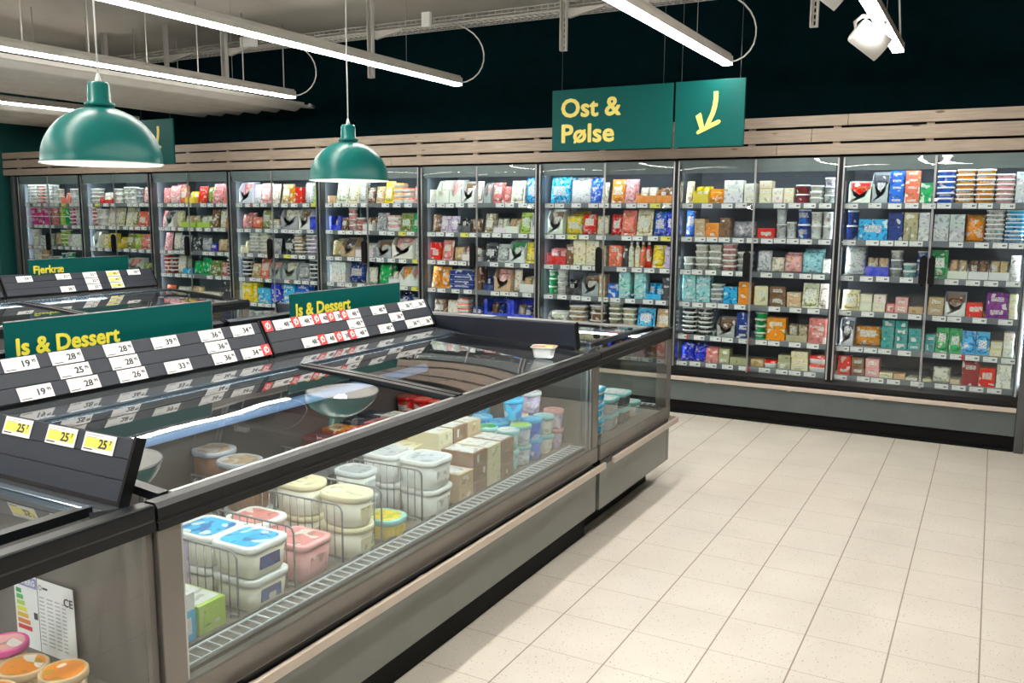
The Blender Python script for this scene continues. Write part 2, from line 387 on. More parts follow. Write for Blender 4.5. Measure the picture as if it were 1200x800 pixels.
def pendant(loc, label, sc=1.0, lean=0):
    r = empty('pendant_lamp', loc, 0, label, 'pendant lamp', 'teal dome pendant lamps over the freezers')
    R = .25*sc
    pr = [(R, 0), (R+.004, .006), (R-.001, .012)]
    for i in range(1, 15):
        a = math.radians(84*i/14); pr.append((R*math.cos(a), .012+.238*sc*math.sin(a)))
    pr += [(.062*sc, .248*sc), (.062*sc, .262*sc), (.048*sc, .268*sc), (.045*sc, .34*sc), (.038*sc, .352*sc), (0, .354*sc)]
    bm = B(); lathe(bm, pr, 64); obj('lamp_shade', bm, M_teal, r)
    bm = B(); lathe(bm, [(R-.001, -.001)] + [((R-.006)*math.cos(math.radians(84*i/14)), .008+.228*sc*math.sin(math.radians(84*i/14))) for i in range(15)], 64)
    obj('shade_lining', bm, M_white, r)
    bm = B(); lathe(bm, [(R+.004, -.003), (R+.005, .003), (R-.006, .003), (R-.006, -.003), (R+.004, -.003)], 64); obj('rim', bm, M_white, r)
    bm = B(); lathe(bm, [(.0, .04), (.03, .045), (.045, .075), (.03, .115), (.018, .15), (0, .152)], 24); obj('bulb', bm, E_bulb, r)
    bm = B(); lathe(bm, [(.017, .35*sc), (.010, .375*sc), (.006, .39*sc)], 12, close=True); obj('cord_grip', bm, M_white, r)
    bm = B(); tube(bm, [(0, 0, .38*sc), (0, 0, 3.5-loc[2])], .0045, 6); obj('cord', bm, M_white, r)
pendant((-3.78, 2.79, 1.85), 'larger-looking teal dome pendant lamp at left, nearest the camera', 1.08)
pendant((-3.90, 4.77, 1.842), 'teal dome pendant lamp farther away, above the far price rail', 1.06)

# ---------------------------------------------------------------- hanging signs
ARROW = [(.40, .97), (.52, 1.0), (.60, .97), (.60, .80), (.56, .55), (.48, .38), (.40, .22), (.60, .34), (.72, .40), (.78, .36), (.74, .28), (.10, .0), (.02, .04), (.04, .12), (.0, .40), (-.04, .46), (.10, .52), (.18, .48), (.24, .24), (.34, .42), (.40, .62), (.42, .80)]
def arrow_bm(w_, h_, t=.002):
    pts = [(.975-.0, 0)]
    # a brush-drawn arrow bending down to the left
    shaft = [(.66, 1.0), (.83, 1.0), (.84, .83), (.80, .63), (.72, .45), (.60, .28), (.50, .20)]
    shaft += [(.34, .14), (.46, .34), (.57, .50), (.64, .68), (.67, .85)]
    h1 = [(.02, .44), (.20, .52), (.24, .47), (.36, .14), (.24, .04), (.06, .36)]
    h2 = [(.06, .04), (.12, .0), (.90, .23), (.96, .29), (.92, .33), (.84, .33), (.40, .20), (.12, .10)]
    bm = B()
    for j, p in enumerate((shaft, h1, h2)):
        vs = [bm.verts.new((x*w_, y*h_, j*.0002)) for x, y in p]; f = bm.faces.new(vs)
        r = bmesh.ops.extrude_face_region(bm, geom=[f])
        for v in r['geom']:
            if isinstance(v, bmesh.types.BMVert): v.co.z += t
    bmesh.ops.triangulate(bm, faces=bm.faces); return bm
def hung_sign(loc, w_, h_, label, texts=(), arrow=None):
    r = empty('hanging_sign', loc, 0, label, 'sign', 'teal aisle signs over the wall fridges')
    bm = B(); bx(bm, 0, w_, 0, .02, 0, h_, 0, .002); obj('sign_board', bm, M_sign, r)
    if texts:
      for (s, x, z, size, sx) in texts:
        bm = B(); add_text(bm, s, size, x, z, 0, 0, bold=size*.03, sx=sx)
        o = obj('lettering', bm, M_yel, r); o.matrix_local = plane_mat((0, -.001, 0), (1, 0, 0), (0, 0, 1))
    if arrow:
        o = obj('arrow_mark', arrow_bm(arrow[2], arrow[3]), M_yel, r); o.matrix_local = plane_mat((arrow[0], -.001, arrow[1]), (1, 0, 0), (0, 0, 1))
    for xx in (w_*.08, w_*.92):
        bm = B(); tube(bm, [(xx, .01, h_), (xx, .01, 3.5-loc[2])], .0012, 4); obj('hanging_wire', bm, M_wire, r)
hung_sign((-3.164, 6.4, 2.122), .995, .470, 'teal sign with yellow words Ost & Pølse above the wall fridges', [('Ost &', .075, .262, .195, 1.06), ('Pølse', .075, .066, .195, 1.10)])
hung_sign((-2.150, 6.4, 2.120), .515, .474, 'square teal sign with yellow arrow beside the word sign', (), (.155, .09, .20, .30))
hung_sign((-8.07, 6.4, 2.118), .53, .462, 'teal arrow sign half hidden behind the left pendant lamp', (), (.16, .09, .20, .30))
# ---------------------------------------------------------------- wall cabinets
NCAB = 9; XR = .2198; CW = 1.25; YD = 6.87; SH = [1.70, 1.43, 1.165, .90, .63, .41]
ORD = ['first', 'second', 'third', 'fourth', 'fifth', 'sixth', 'seventh', 'eighth', 'ninth', 'tenth', 'eleventh', 'twelfth', 'thirteenth', 'fourteenth']
CABN = ['rightmost cabinet', 'second cabinet from right', 'third cabinet from right', 'fourth cabinet from right', 'middle cabinet', 'fourth cabinet from left', 'third cabinet from left', 'second cabinet from left', 'leftmost cabinet']
ROWN = ['top shelf', 'second shelf', 'third shelf', 'fourth shelf', 'fifth shelf', 'bottom deck']
def tag_mesh(w_=.088, h_=.037, paper=None, seed=0, red=False, yellow=False):
    rd = random.Random(seed); bm = B(); bx(bm, -w_/2, w_/2, -h_/2, h_/2, 0, .0012, 0)
    a = w_*.12 + rd.random()*w_*.05; bx(bm, a, a+w_*.09, -h_*.14, h_*.14, .0012, .0016, 1); bx(bm, a+w_*.11, a+w_*.20, -h_*.14, h_*.14, .0012, .0016, 1); bx(bm, a+w_*.22, a+w_*.27, h_*.04, h_*.14, .0012, .0016, 1)
    bx(bm, -w_*.42, -w_*(.1+.1*rd.random()), h_*.22, h_*.30, .0012, .0016, 2); bx(bm, -w_*.42, -w_*.16, -h_*.34, -h_*.28, .0012, .0016, 2)
    if red: bx(bm, w_*.33, w_*.5, -h_/2, h_/2, .0012, .002, 3)
    return mesh(bm, [M_ytag if yellow else M_paper, M_lprint, M_lgrey, M_red], 'price_tag')
TAGM = [tag_mesh(seed=i) for i in range(4)] + [tag_mesh(seed=9, red=True), tag_mesh(seed=5, yellow=True)]
# meshes shared by the nine cabinets (local frame: x from 0 (left) to CW, y from the door plane inwards)
def shelf_mesh(deep):
    bm = B(); bx(bm, .03, CW-.03, .09, .09+deep, .004, .018, 0); bx(bm, .03, CW-.03, .075, .09, -.022, .022, 1, .002)
    return mesh(bm, [M_shelf, M_strip], 'shelf')
SHM = {d: shelf_mesh(d) for d in (.5, .55)}
def door_mesh(): bm = B(); bx(bm, .005, CW/2-.004, .0, .008, 0, 1.656, 0); return mesh(bm, M_glass, 'glass')
DGM = door_mesh()
def body_bm():
    bm = B(); bx(bm, 0, CW, .66, .72, .12, 2.05, 0)                          # back
    bx(bm, 0, .012, .08, .66, .39, 2.05, 0); bx(bm, CW-.012, CW, .08, .66, .39, 2.05, 0)
    bx(bm, 0, CW, .05, .72, 2.0, 2.055, 1)                                   # canopy
    bx(bm, 0, CW, .03, .05, 1.955, 2.055, 1)
    for j in range(16):
        for i in range(30): pass
    return bm
def hexa(bm, x0, x1, y0, y1, z0, z1, c):
    prof = [(x0, z0+c), ((x0+x1)/2-.004, z0), ((x0+x1)/2+.004, z0), (x1, z0+c), (x1, z1-c), ((x0+x1)/2+.004, z1), ((x0+x1)/2-.004, z1), (x0, z1-c)]
    prism(bm, prof, y0, y1)
def make_cabinet(i):
    x0 = XR - (i+1)*CW
    t = empty('wall_fridge', (x0, YD, 0), 0, 'glass-door wall fridge, ' + ('rightmost of the row, at the right edge' if i == 0 else 'leftmost of the row, against the left wall' if i == 8 else 'middle one of the nine, behind the right pendant lamp' if i == 4 else '%s from %s in the row of nine' % (ORD[i if i < 4 else 8-i], 'the right' if i < 4 else 'the left')), 'fridge', 'glass-door wall fridges')
    obj('body', body_bm(), [M_back, M_canopy], t)
    bm = B(); bx(bm, 0, CW, .0, .72, .11, .285, 0, .002); obj('base_panel', bm, M_panelw, t)
    bm = B(); bx(bm, 0, CW, .03, .72, .015, .108, 0); bx(bm, 0, CW, .0, .72, 0.0, .016, 0)
    for j in range(60): bx(bm, .02+j*.0205, .032+j*.0205, .024, .03, .088, .1, 0)
    obj('kick_plate', bm, M_blackm, t)
    bm = B(); prism_x(bm, [(.0, .322), (.0, .36), (.03, .392), (.08, .392), (.08, .322)], 0, CW); obj('lower_trim', bm, M_black, t)
    bm = B(); bx(bm, 0, CW, -.035, -.018, .284, .318, 0, .004)
    b_ = obj('bumper_rail', bm, M_bump, t)
    for xx in (.3, .95):
        bm = B(); bx(bm, xx, xx+.03, -.02, .0, .276, .30); obj('rail_bracket', bm, M_bump, b_)
    bm = B(); bx(bm, -.016, .016, .0, .07, .39, 2.055, 0, .003); obj('mullion', bm, M_black, t)
    bm = B(); bx(bm, .016, .034, .012, .06, .39, 2.0, 0); bx(bm, CW-.034, CW-.016, .012, .06, .39, 2.0, 0); bx(bm, .030, .034, .06, .084, .39, 1.95); bx(bm, CW-.034, CW-.030, .06, .084, .39, 1.95); obj('door_jamb', bm, M_dgrey2, t)  # thin inner fins added to screen the light tubes from view
    for s, (dx) in enumerate((.012, CW/2)):
        d = empty('door', (0, 0, 0)); d.parent = t; d.location = (dx, 0, .392)
        obj('door_glass', DGM, None, d)
        ex = CW/2-.011-.004 if s == 0 else .005
        bm = B(); bx(bm, ex+.001, ex+.006, -.002, .01, 0, 1.656, 0); bx(bm, .005 if s == 0 else CW/2-.022, .014 if s == 0 else CW/2-.012, -.002, .01, 0, 1.656); obj('glass_edge', bm, M_alu, d)
        hx = CW/2-.056 if s == 0 else .008
        if not (i in (1, 2, 3, 4, 5, 6, 7, 8) and s == 1) or i == 0:
            bm = B(); hexa(bm, hx-.008 if s == 0 else hx, hx+.040, -.035, .0, .742, .96, .022); obj('handle', bm, M_blackm, d)
    for j, z in enumerate(SH):
        if j == 5:
            bm = B(); bx(bm, .016, CW-.016, .075, .66, -.04, .012, 0); bx(bm, .016, CW-.016, .06, .075, -.022, .022, 1, .002); s = obj('shelf', bm, [M_shelf, M_strip], t, (0, 0, z))
        else: s = obj('shelf', SHM[.55 if j > 2 else .5], None, t, (0, 0, z))
        rd = random.Random(i*10+j); xx = .06
        while xx < CW-.08:
            if abs(xx-CW/2) > .03:
                p = obj('price_tag', TAGM[rd.choice([0, 0, 1, 1, 2, 2, 3, 3, 4 if rd.random() < .4 else 0, 5 if rd.random() < .4 else 1])], None, s); p.location = (xx+.02, (.0595 if j == 5 else .0745), rd.uniform(-.003, .001)); p.rotation_euler.x = PI/2
            xx += rd.choice([.098, .112, .135, .16])
    for xx, nm in ((.022, 'l'), (CW-.022, 'r')):
        bm = B(); bx(bm, xx-.004, xx+.004, .066, .076, .45, 1.93); obj('light_tube', bm, E_cab, t)
    bm = B(); bx(bm, .04, CW-.04, .052, .066, 1.985, 1.998); obj('canopy_light_tube', bm, E_can, t)
    return t
def prism_x(bm, prof, x0, x1, mi=0):
    a = [bm.verts.new((x0, y, z)) for y, z in prof]; b = [bm.verts.new((x1, y, z)) for y, z in prof]; k = len(prof)
    for f in [bm.faces.new(a[::-1]), bm.faces.new(b)] + [bm.faces.new((a[i], a[(i+1) % k], b[(i+1) % k], b[i])) for i in range(k)]: f.material_index = mi
for i in range(NCAB): make_cabinet(i)
for x, lab in ((XR+.001, 'grey side panel closing the right end of the wall fridges'), (XR-NCAB*CW-.08, 'grey side panel closing the left end of the wall fridges')):
    bm = B(); bx(bm, x, x+.058, 6.84, 7.6, 0.0, 2.058, 0, .004); tag(obj('end_panel', bm, M_dgrey2), lab, 'side panel', 'end panels of the wall fridges')

# ---------------------------------------------------------------- products
COL = dict(red=(.72, .04, .04), coral=(.80, .22, .16), orange=(.85, .30, .06), yellow=(.85, .62, .08), cream=(.80, .72, .50), ivory=(.82, .78, .66), tan=(.62, .44, .27),
    brown=(.22, .11, .06), white=(.82, .82, .80), grey=(.42, .44, .46), silver=(.62, .65, .68), black=(.02, .02, .025), blue=(.05, .18, .62), royal=(.01, .07, .60), sky=(.10, .48, .78),
    navy=(.02, .05, .22), teal=(.02, .30, .30), green=(.04, .42, .12), lime=(.45, .62, .12), olive=(.28, .30, .10), pink=(.80, .42, .42), rose=(.70, .26, .26), lilac=(.62, .52, .70),
    purple=(.22, .05, .26), aqua=(.35, .66, .66), charcoal=(.06, .06, .07), maroon=(.28, .03, .04), magenta=(.75, .10, .35), khaki=(.45, .42, .28))
for k_ in COL:
    c_ = COL[k_]; m_ = sum(c_)/3; COL[k_] = tuple(max(0.0, min(.9, m_+(v-m_)*1.22)) for v in c_)
KIND = {  # code: (name, noun, category, w, h, depth)
    'b': ('food_box', 'box', 'box', .10, .08, .10), 't': ('round_tub', 'round tub', 'tub', .095, .06, .095), 'r': ('flat_tub', 'flat tub', 'tub', .125, .030, .10),
    'g': ('food_bag', 'bag', 'bag', .13, .16, .06), 'p': ('sliced_pack', 'pack', 'packet', .115, .16, .02), 's': ('cheese_block', 'block', 'cheese', .10, .05, .12),
    'w': ('cheese_wedge', 'wedge', 'cheese', .11, .05, .12), 'c': ('display_carton', 'carton', 'carton', .13, .16, .14), 'y': ('display_tray', 'tray', 'carton', .16, .045, .16),
    'o': ('bottle', 'bottle', 'bottle', .045, .17, .045), 'k': ('plastic_crate', 'crate', 'crate', .26, .16, .2), 'f': ('flat_box', 'flat box', 'box', .24, .035, .18),
    'm': ('meat_tray', 'tray pack', 'packet', .15, .035, .12), 'l': ('tall_cup', 'cup', 'cup', .075, .10, .075)}
GROUP = dict(b='food boxes in the wall fridges', t='round tubs in the wall fridges', r='flat tubs in the wall fridges', g='bags in the wall fridges', p='sliced packs in the wall fridges', s='blocks in the wall fridges', w='wedges in the wall fridges',
    c='display cartons in the wall fridges', y='display trays in the wall fridges', o='bottles in the wall fridges', k='crates in the wall fridges', f='flat boxes in the wall fridges', m='tray packs in the wall fridges', l='cups in the wall fridges')
def pillow(bm, w_, h_, t_, n=10, m=12, mi=0, crimp=.06):
    for s in (-1, 1):
        g = [[None]*(m+1) for _ in range(n+1)]
        for a in range(n+1):
            for b in range(m+1):
                u = -1+2*a/n; v = -1+2*b/m
                e = max(0, 1-abs(u)**3)**.6*max(0, 1-(abs(v)/(1-crimp))**4 if abs(v) < 1-crimp else 0)**.6
                wr = 1+.06*math.sin(7*v+3*u)*(1-abs(u))
                y = s*(t_/2*e*wr + .0006); g[a][b] = bm.verts.new((u*w_/2*(1-.05*(1-v*v)*0), y, h_/2+v*h_/2))
        for a in range(n):
            for b in range(m):
                f = bm.faces.new((g[a][b], g[a+1][b], g[a+1][b+1], g[a][b+1])); f.material_index = mi; f.smooth = True
    bmesh.ops.remove_doubles(bm, verts=bm.verts, dist=.0013)
_pm = {}
def pmesh(code, w_, h_, d_):
    key = (code, round(w_, 3), round(h_, 3), round(d_, 3))
    if key in _pm: return _pm[key]
    bm = B(); mats = [P_box, P_lidw, P_plain]
    if code == 'b': bx(bm, -w_/2, w_/2, -d_/2, d_/2, 0, h_, 0, .002)
    elif code == 'f': bx(bm, -w_/2, w_/2, -d_/2, d_/2, 0, h_-.002, 0, .0015); bx(bm, -w_/2+.002, w_/2-.002, -d_/2+.002, d_/2-.002, h_-.002, h_, 1)
    elif code in 'tl':
        mats = [P_tub, P_lidw, P_plain]; lh = .012
        loft(bm, [(0, w_*.80, w_*.80, w_, 0), (.004, w_*.84, w_*.84, w_, 0), (h_-lh, w_*.95, w_*.95, w_, 0), (h_-lh, w_, w_, w_, 1), (h_-.002, w_, w_, w_, 1), (h_, w_*.96, w_*.96, w_, 1)], 5)
    elif code == 'r':
        mats = [P_tub, P_lidw]; lh = h_*.3
        loft(bm, [(0, w_*.84, d_*.84, .02, 0), (h_-lh, w_*.95, d_*.95, .022, 0), (h_-lh, w_, d_, .024, 1), (h_-.002, w_, d_, .024, 1), (h_, w_*.97, d_*.97, .022, 1)], 4)
    elif code == 'g': mats = [P_film]; pillow(bm, w_, h_, d_)
    elif code == 'p':
        mats = [P_film, P_box]; bx(bm, -w_/2, w_/2, -.002, .002, 0, h_, 1); loft_pack(bm, w_, h_, d_)
    elif code == 'm':
        mats = [P_film, P_lidw]; loft(bm, [(0, w_*.88, d_*.85, .02, 1), (h_*.6, w_, d_, .022, 1), (h_*.66, w_, d_, .022, 1), (h_, w_*.93, d_*.93, .02, 0)], 4)
    elif code == 's':
        mats = [P_cheese, P_box]; bx(bm, -w_/2, w_/2, -d_/2, d_/2, 0, h_, 0, .004); bx(bm, -w_*.3, w_*.3, -d_/2-.0008, -d_/2+.001, h_*.2, h_*.8, 1)
    elif code == 'w':
        mats = [P_cheese, P_box]; a = [(-w_/2, -d_/2), (w_/2, -d_/2), (w_*.1, d_/2), (-w_*.1, d_/2)]
        lo = [bm.verts.new((x, y, 0)) for x, y in a]; hi = [bm.verts.new((x, y, h_)) for x, y in a]
        bm.faces.new(lo[::-1]); bm.faces.new(hi)
        for q in range(4): bm.faces.new((lo[q], lo[(q+1) % 4], hi[(q+1) % 4], hi[q]))
        bmesh.ops.bevel(bm, geom=list(bm.edges), offset=.004, segments=2, affect='EDGES'); bx(bm, -w_*.32, w_*.32, -d_/2-.001, -d_/2+.001, h_*.2, h_*.8, 1)
    elif code == 'c':     # tall display carton with a scooped front
        mats = [P_plain]; t_ = .003
        bx(bm, -w_/2, w_/2, -d_/2, d_/2, 0, t_); bx(bm, -w_/2, w_/2, d_/2-t_, d_/2, t_, h_); 
        for s in (-1, 1):
            pr = [(s*w_/2, -d_/2, t_), (s*w_/2, -d_/2, h_*.62), (s*w_/2, -d_*.1, h_*.95), (s*w_/2, d_/2, h_), (s*w_/2, d_/2, t_)]
            a = [bm.verts.new(p) for p in pr]; b = [bm.verts.new((p[0]-s*t_, p[1], p[2])) for p in pr]
            bm.faces.new(a); bm.faces.new(b[::-1])
            for q in range(5): bm.faces.new((a[q], a[(q+1) % 5], b[(q+1) % 5], b[q]))
        fr = [(-w_/2, t_), (w_/2, t_), (w_/2, h_*.62), (w_*.36, h_*.60), (w_*.26, h_*.32), (w_*.1, h_*.24), (-w_*.1, h_*.24), (-w_*.26, h_*.32), (-w_*.36, h_*.60), (-w_/2, h_*.62)]
        prism(bm, fr, -d_/2, -d_/2+t_)
        bmesh.ops.triangulate(bm, faces=[f for f in bm.faces if len(f.verts) > 4])
    elif code == 'y':
        mats = [P_plain]; t_ = .003; bx(bm, -w_/2, w_/2, -d_/2, d_/2, 0, t_); bx(bm, -w_/2, w_/2, -d_/2, -d_/2+t_, t_, h_); bx(bm, -w_/2, w_/2, d_/2-t_, d_/2, t_, h_*1.8)
        for s in (-1, 1): bx(bm, s*w_/2, s*(w_/2-t_), -d_/2+t_, d_/2-t_, t_, h_*1.3)
    elif code == 'k':
        mats = [P_plain]; t_ = .006; bx(bm, -w_/2, w_/2, -d_/2, d_/2, 0, t_); bx(bm, -w_/2, w_/2, d_/2-t_, d_/2, t_, h_)
        bx(bm, -w_/2, w_/2, -d_/2, -d_/2+t_, t_, h_*.35)
        for s in (-1, 1): bx(bm, s*w_/2, s*(w_/2-t_), -d_/2+t_, d_/2-t_, t_, h_); bx(bm, s*w_/2, s*(w_/2-.03), -d_/2, -d_/2+t_, h_*.35, h_, 0)
        for j in range(6): bx(bm, -w_/2+.03, w_/2-.03, -d_/2-.001, -d_/2, .01+j*.008, .012+j*.008)
    elif code == 'o':
        mats = [P_tub, P_lidw]; w2 = w_/2
        lathe(bm, [(w2*.9, 0), (w2, .004), (w2, h_*.62), (w2*.8, h_*.74), (w2*.42, h_*.84), (w2*.42, h_*.90)], 16, 0, close=True); lathe(bm, [(w2*.5, h_*.88), (w2*.5, h_)], 16, 1, close=True)
    _pm[key] = mesh(bm, mats, KIND[code][0]); return _pm[key]
def loft_pack(bm, w_, h_, d_):
    n0 = len(bm.verts); loft(bm, [(0, w_*.8, h_*.72, .02, 0), (-d_*.8, w_*.76, h_*.66, .03, 0), (-d_, w_*.6, h_*.5, .03, 0)], 3)
    bm.verts.ensure_lookup_table()
    for v in bm.verts[n0:]: x, y, z = v.co; v.co = Vector((x, z-.002, y+h_*.45))
_n = 0
def put(code, col, x, y, z, w_, h_, d_, label, rz=0, rx=0, name=None, group=None):
    o = obj(name or KIND[code][0], pmesh(code, w_, h_, d_), None, None, (x, y, z)); o.rotation_euler = (rx, 0, rz)
    j = random.Random(hash_(x*13+z*7)); o.color = (*[max(0, min(1, c*(.93+.14*j.random()))) for c in COL[col]], 1)
    return tag(o, label, KIND[code][2], group or GROUP[code])
def hash_(v): return int(abs(v)*1e4) % 99991
def level(k, n): return '' if n == 1 else ('topmost' if k == n-1 else 'bottommost' if k == 0 else ORD[k]+' up')
def fill(cab, door, row, spec):
    """spec: 'code colour count [w [h]]' columns, left to right"""
    items = [s.split() for s in spec.split('|')]; cols = []
    for it in items:
        code, col = it[0], it[1]; n = int(it[2]) if len(it) > 2 else 1
        w_ = float(it[3]) if len(it) > 3 else KIND[code][3]; h_ = float(it[4]) if len(it) > 4 else KIND[code][4]; cols.append((code, col, n, w_, h_))
    x0 = XR-(cab+1)*CW + (.045 if door == 0 else CW/2+.012); L = CW/2-.057
    cols = [(c[0], c[1], c[2], c[3], c[4]*(1.28 if c[0] not in 'k' else 1.1)) for c in cols]; tot = sum(c[3] for c in cols); sc = min(1.25, (L-.002*len(cols))/tot); gap = (L-tot*sc)/max(1, len(cols)); x = x0+gap/2
    z0 = SH[row] + (.0125 if row == 5 else .0185); H = ((1.98-SH[0]) if row == 0 else SH[row-1]-SH[row])-.045
    dn = 'left door' if door == 0 else 'right door'; rd = random.Random(cab*100+door*10+row)
    for i, (code, col, n, w_, h_) in enumerate(cols):
        w2 = w_*sc; n_ = n
        if n*h_ > H and code not in 'pg': h_ = H/n
        if h_ > H: h_ = H
        cx = x+w2/2; d_ = {'p': .02, 'g': w2*.42}.get(code, min(KIND[code][5], .3)*(sc if code in 'tlo' else 1)); yf = YD+.10 if row < 5 else YD+.085
        pos = ORD[i]+' from left' if len(cols) > 1 else ''
        tail = '%s, %s, %s, %s' % (pos, ROWN[row], dn, CABN[cab]); pre = lambda k, nn, noun, c=col: ' '.join((c+' '+noun+(' '+level(k, nn) if level(k, nn) else '')).split())
        for k in range(n):
            jx = rd.uniform(-.002, .002); jr = rd.uniform(-.03, .03)
            if code == 'p':
                hh = h_; put(code, col, cx+jx, yf+.03+.028*(n-1-k)+(.0), z0+.001, w2*.96, hh, .018, '%s pack%s, %s' % (col, '' if n == 1 else ', frontmost' if k == n-1 else ', ' + ORD[n-1-k] + ' behind', tail), rx=-.22)
            elif code == 'g':
                lean = -.12
                if n == 1: put(code, col, cx+jx, yf+.035+d_/2, z0+.002, w2, h_, d_, pre(0, 1, 'bag')+', '+tail, jr, lean)
                else: put(code, col, cx+jx, yf+.03+d_/2+k*d_*1.15, z0+.002, w2, h_*(1+.12*k) if h_*(1+.12*k) < H else h_, d_, '%s bag, %s, %s' % (col, 'frontmost' if k == 0 else ORD[k]+' behind', tail), jr, lean)
            elif code == 'c':
                put(code, 'white' if col not in ('grey', 'black', 'tan', 'royal') else col, cx, yf+.08, z0, w2*.98, h_, .14, '%s carton, %s' % ('white' if col not in ('grey', 'black', 'tan', 'royal') else col, tail))
                inner = col if col not in ('white', 'grey', 'black', 'tan', 'royal') else rd.choice(['brown', 'ivory', 'pink', 'charcoal'])
                put('p', inner, cx, yf+.055, z0+.004, w2*.82, h_*.9, .016, '%s pack in carton, %s' % (inner, tail), rx=-.2)
            elif code == 'y':
                put(code, 'white' if col in ('white', 'brown', 'tan', 'pink', 'green', 'ivory') else col, cx, yf+.085, z0, w2*.98, h_, .16, '%s tray, %s' % ('white' if col in ('white', 'brown', 'tan', 'pink', 'green', 'ivory') else col, tail))
                ic = rd.choice(['brown', 'ivory', 'tan', 'pink']) if col in ('royal', 'orange', 'lime', 'white', 'red', 'green') else col
                for q, s in enumerate((-1, 1)): put('g', ic, cx+s*w2*.23, yf+.075, z0+.005, w2*.44, min(H*.72, .13), .05, '%s bag in tray%s, %s' % (ic, (' at left', ' at right')[q], tail.replace(' from left', '')), rd.uniform(-.2, .2), -.15)
            elif code == 'k':
                put(code, col, cx, yf+.12, z0, w2*.99, h_, .2, '%s crate, %s' % (col, tail))
                for q in range(3): put('g', rd.choice(['brown', 'tan', 'navy']), cx+(q-1)*w2*.27, yf+.11, z0+.008, w2*.26, h_*.75, .06, 'small bag in %s crate, %s, %s' % (col, ('left', 'middle', 'right')[q], tail.replace(ORD[i]+' from left, ', '')), 0, -.2)
            elif code in 'sw' and n > 1 and k % 2 == 1:
                put(code, col, cx+jx, yf+.012+d_/2, z0+k*h_, w2*.94, h_, d_, pre(k, n, KIND[code][1])+', '+tail, jr)
            else:
                put(code, col, cx+jx, yf+.008+d_/2, z0+k*h_, w2*(.98 if code in 'bfsw' else 1)*.98, h_, d_, pre(k, n, KIND[code][1])+', '+tail, jr if code in 'bfsr' else 0)
        x += w2+gap
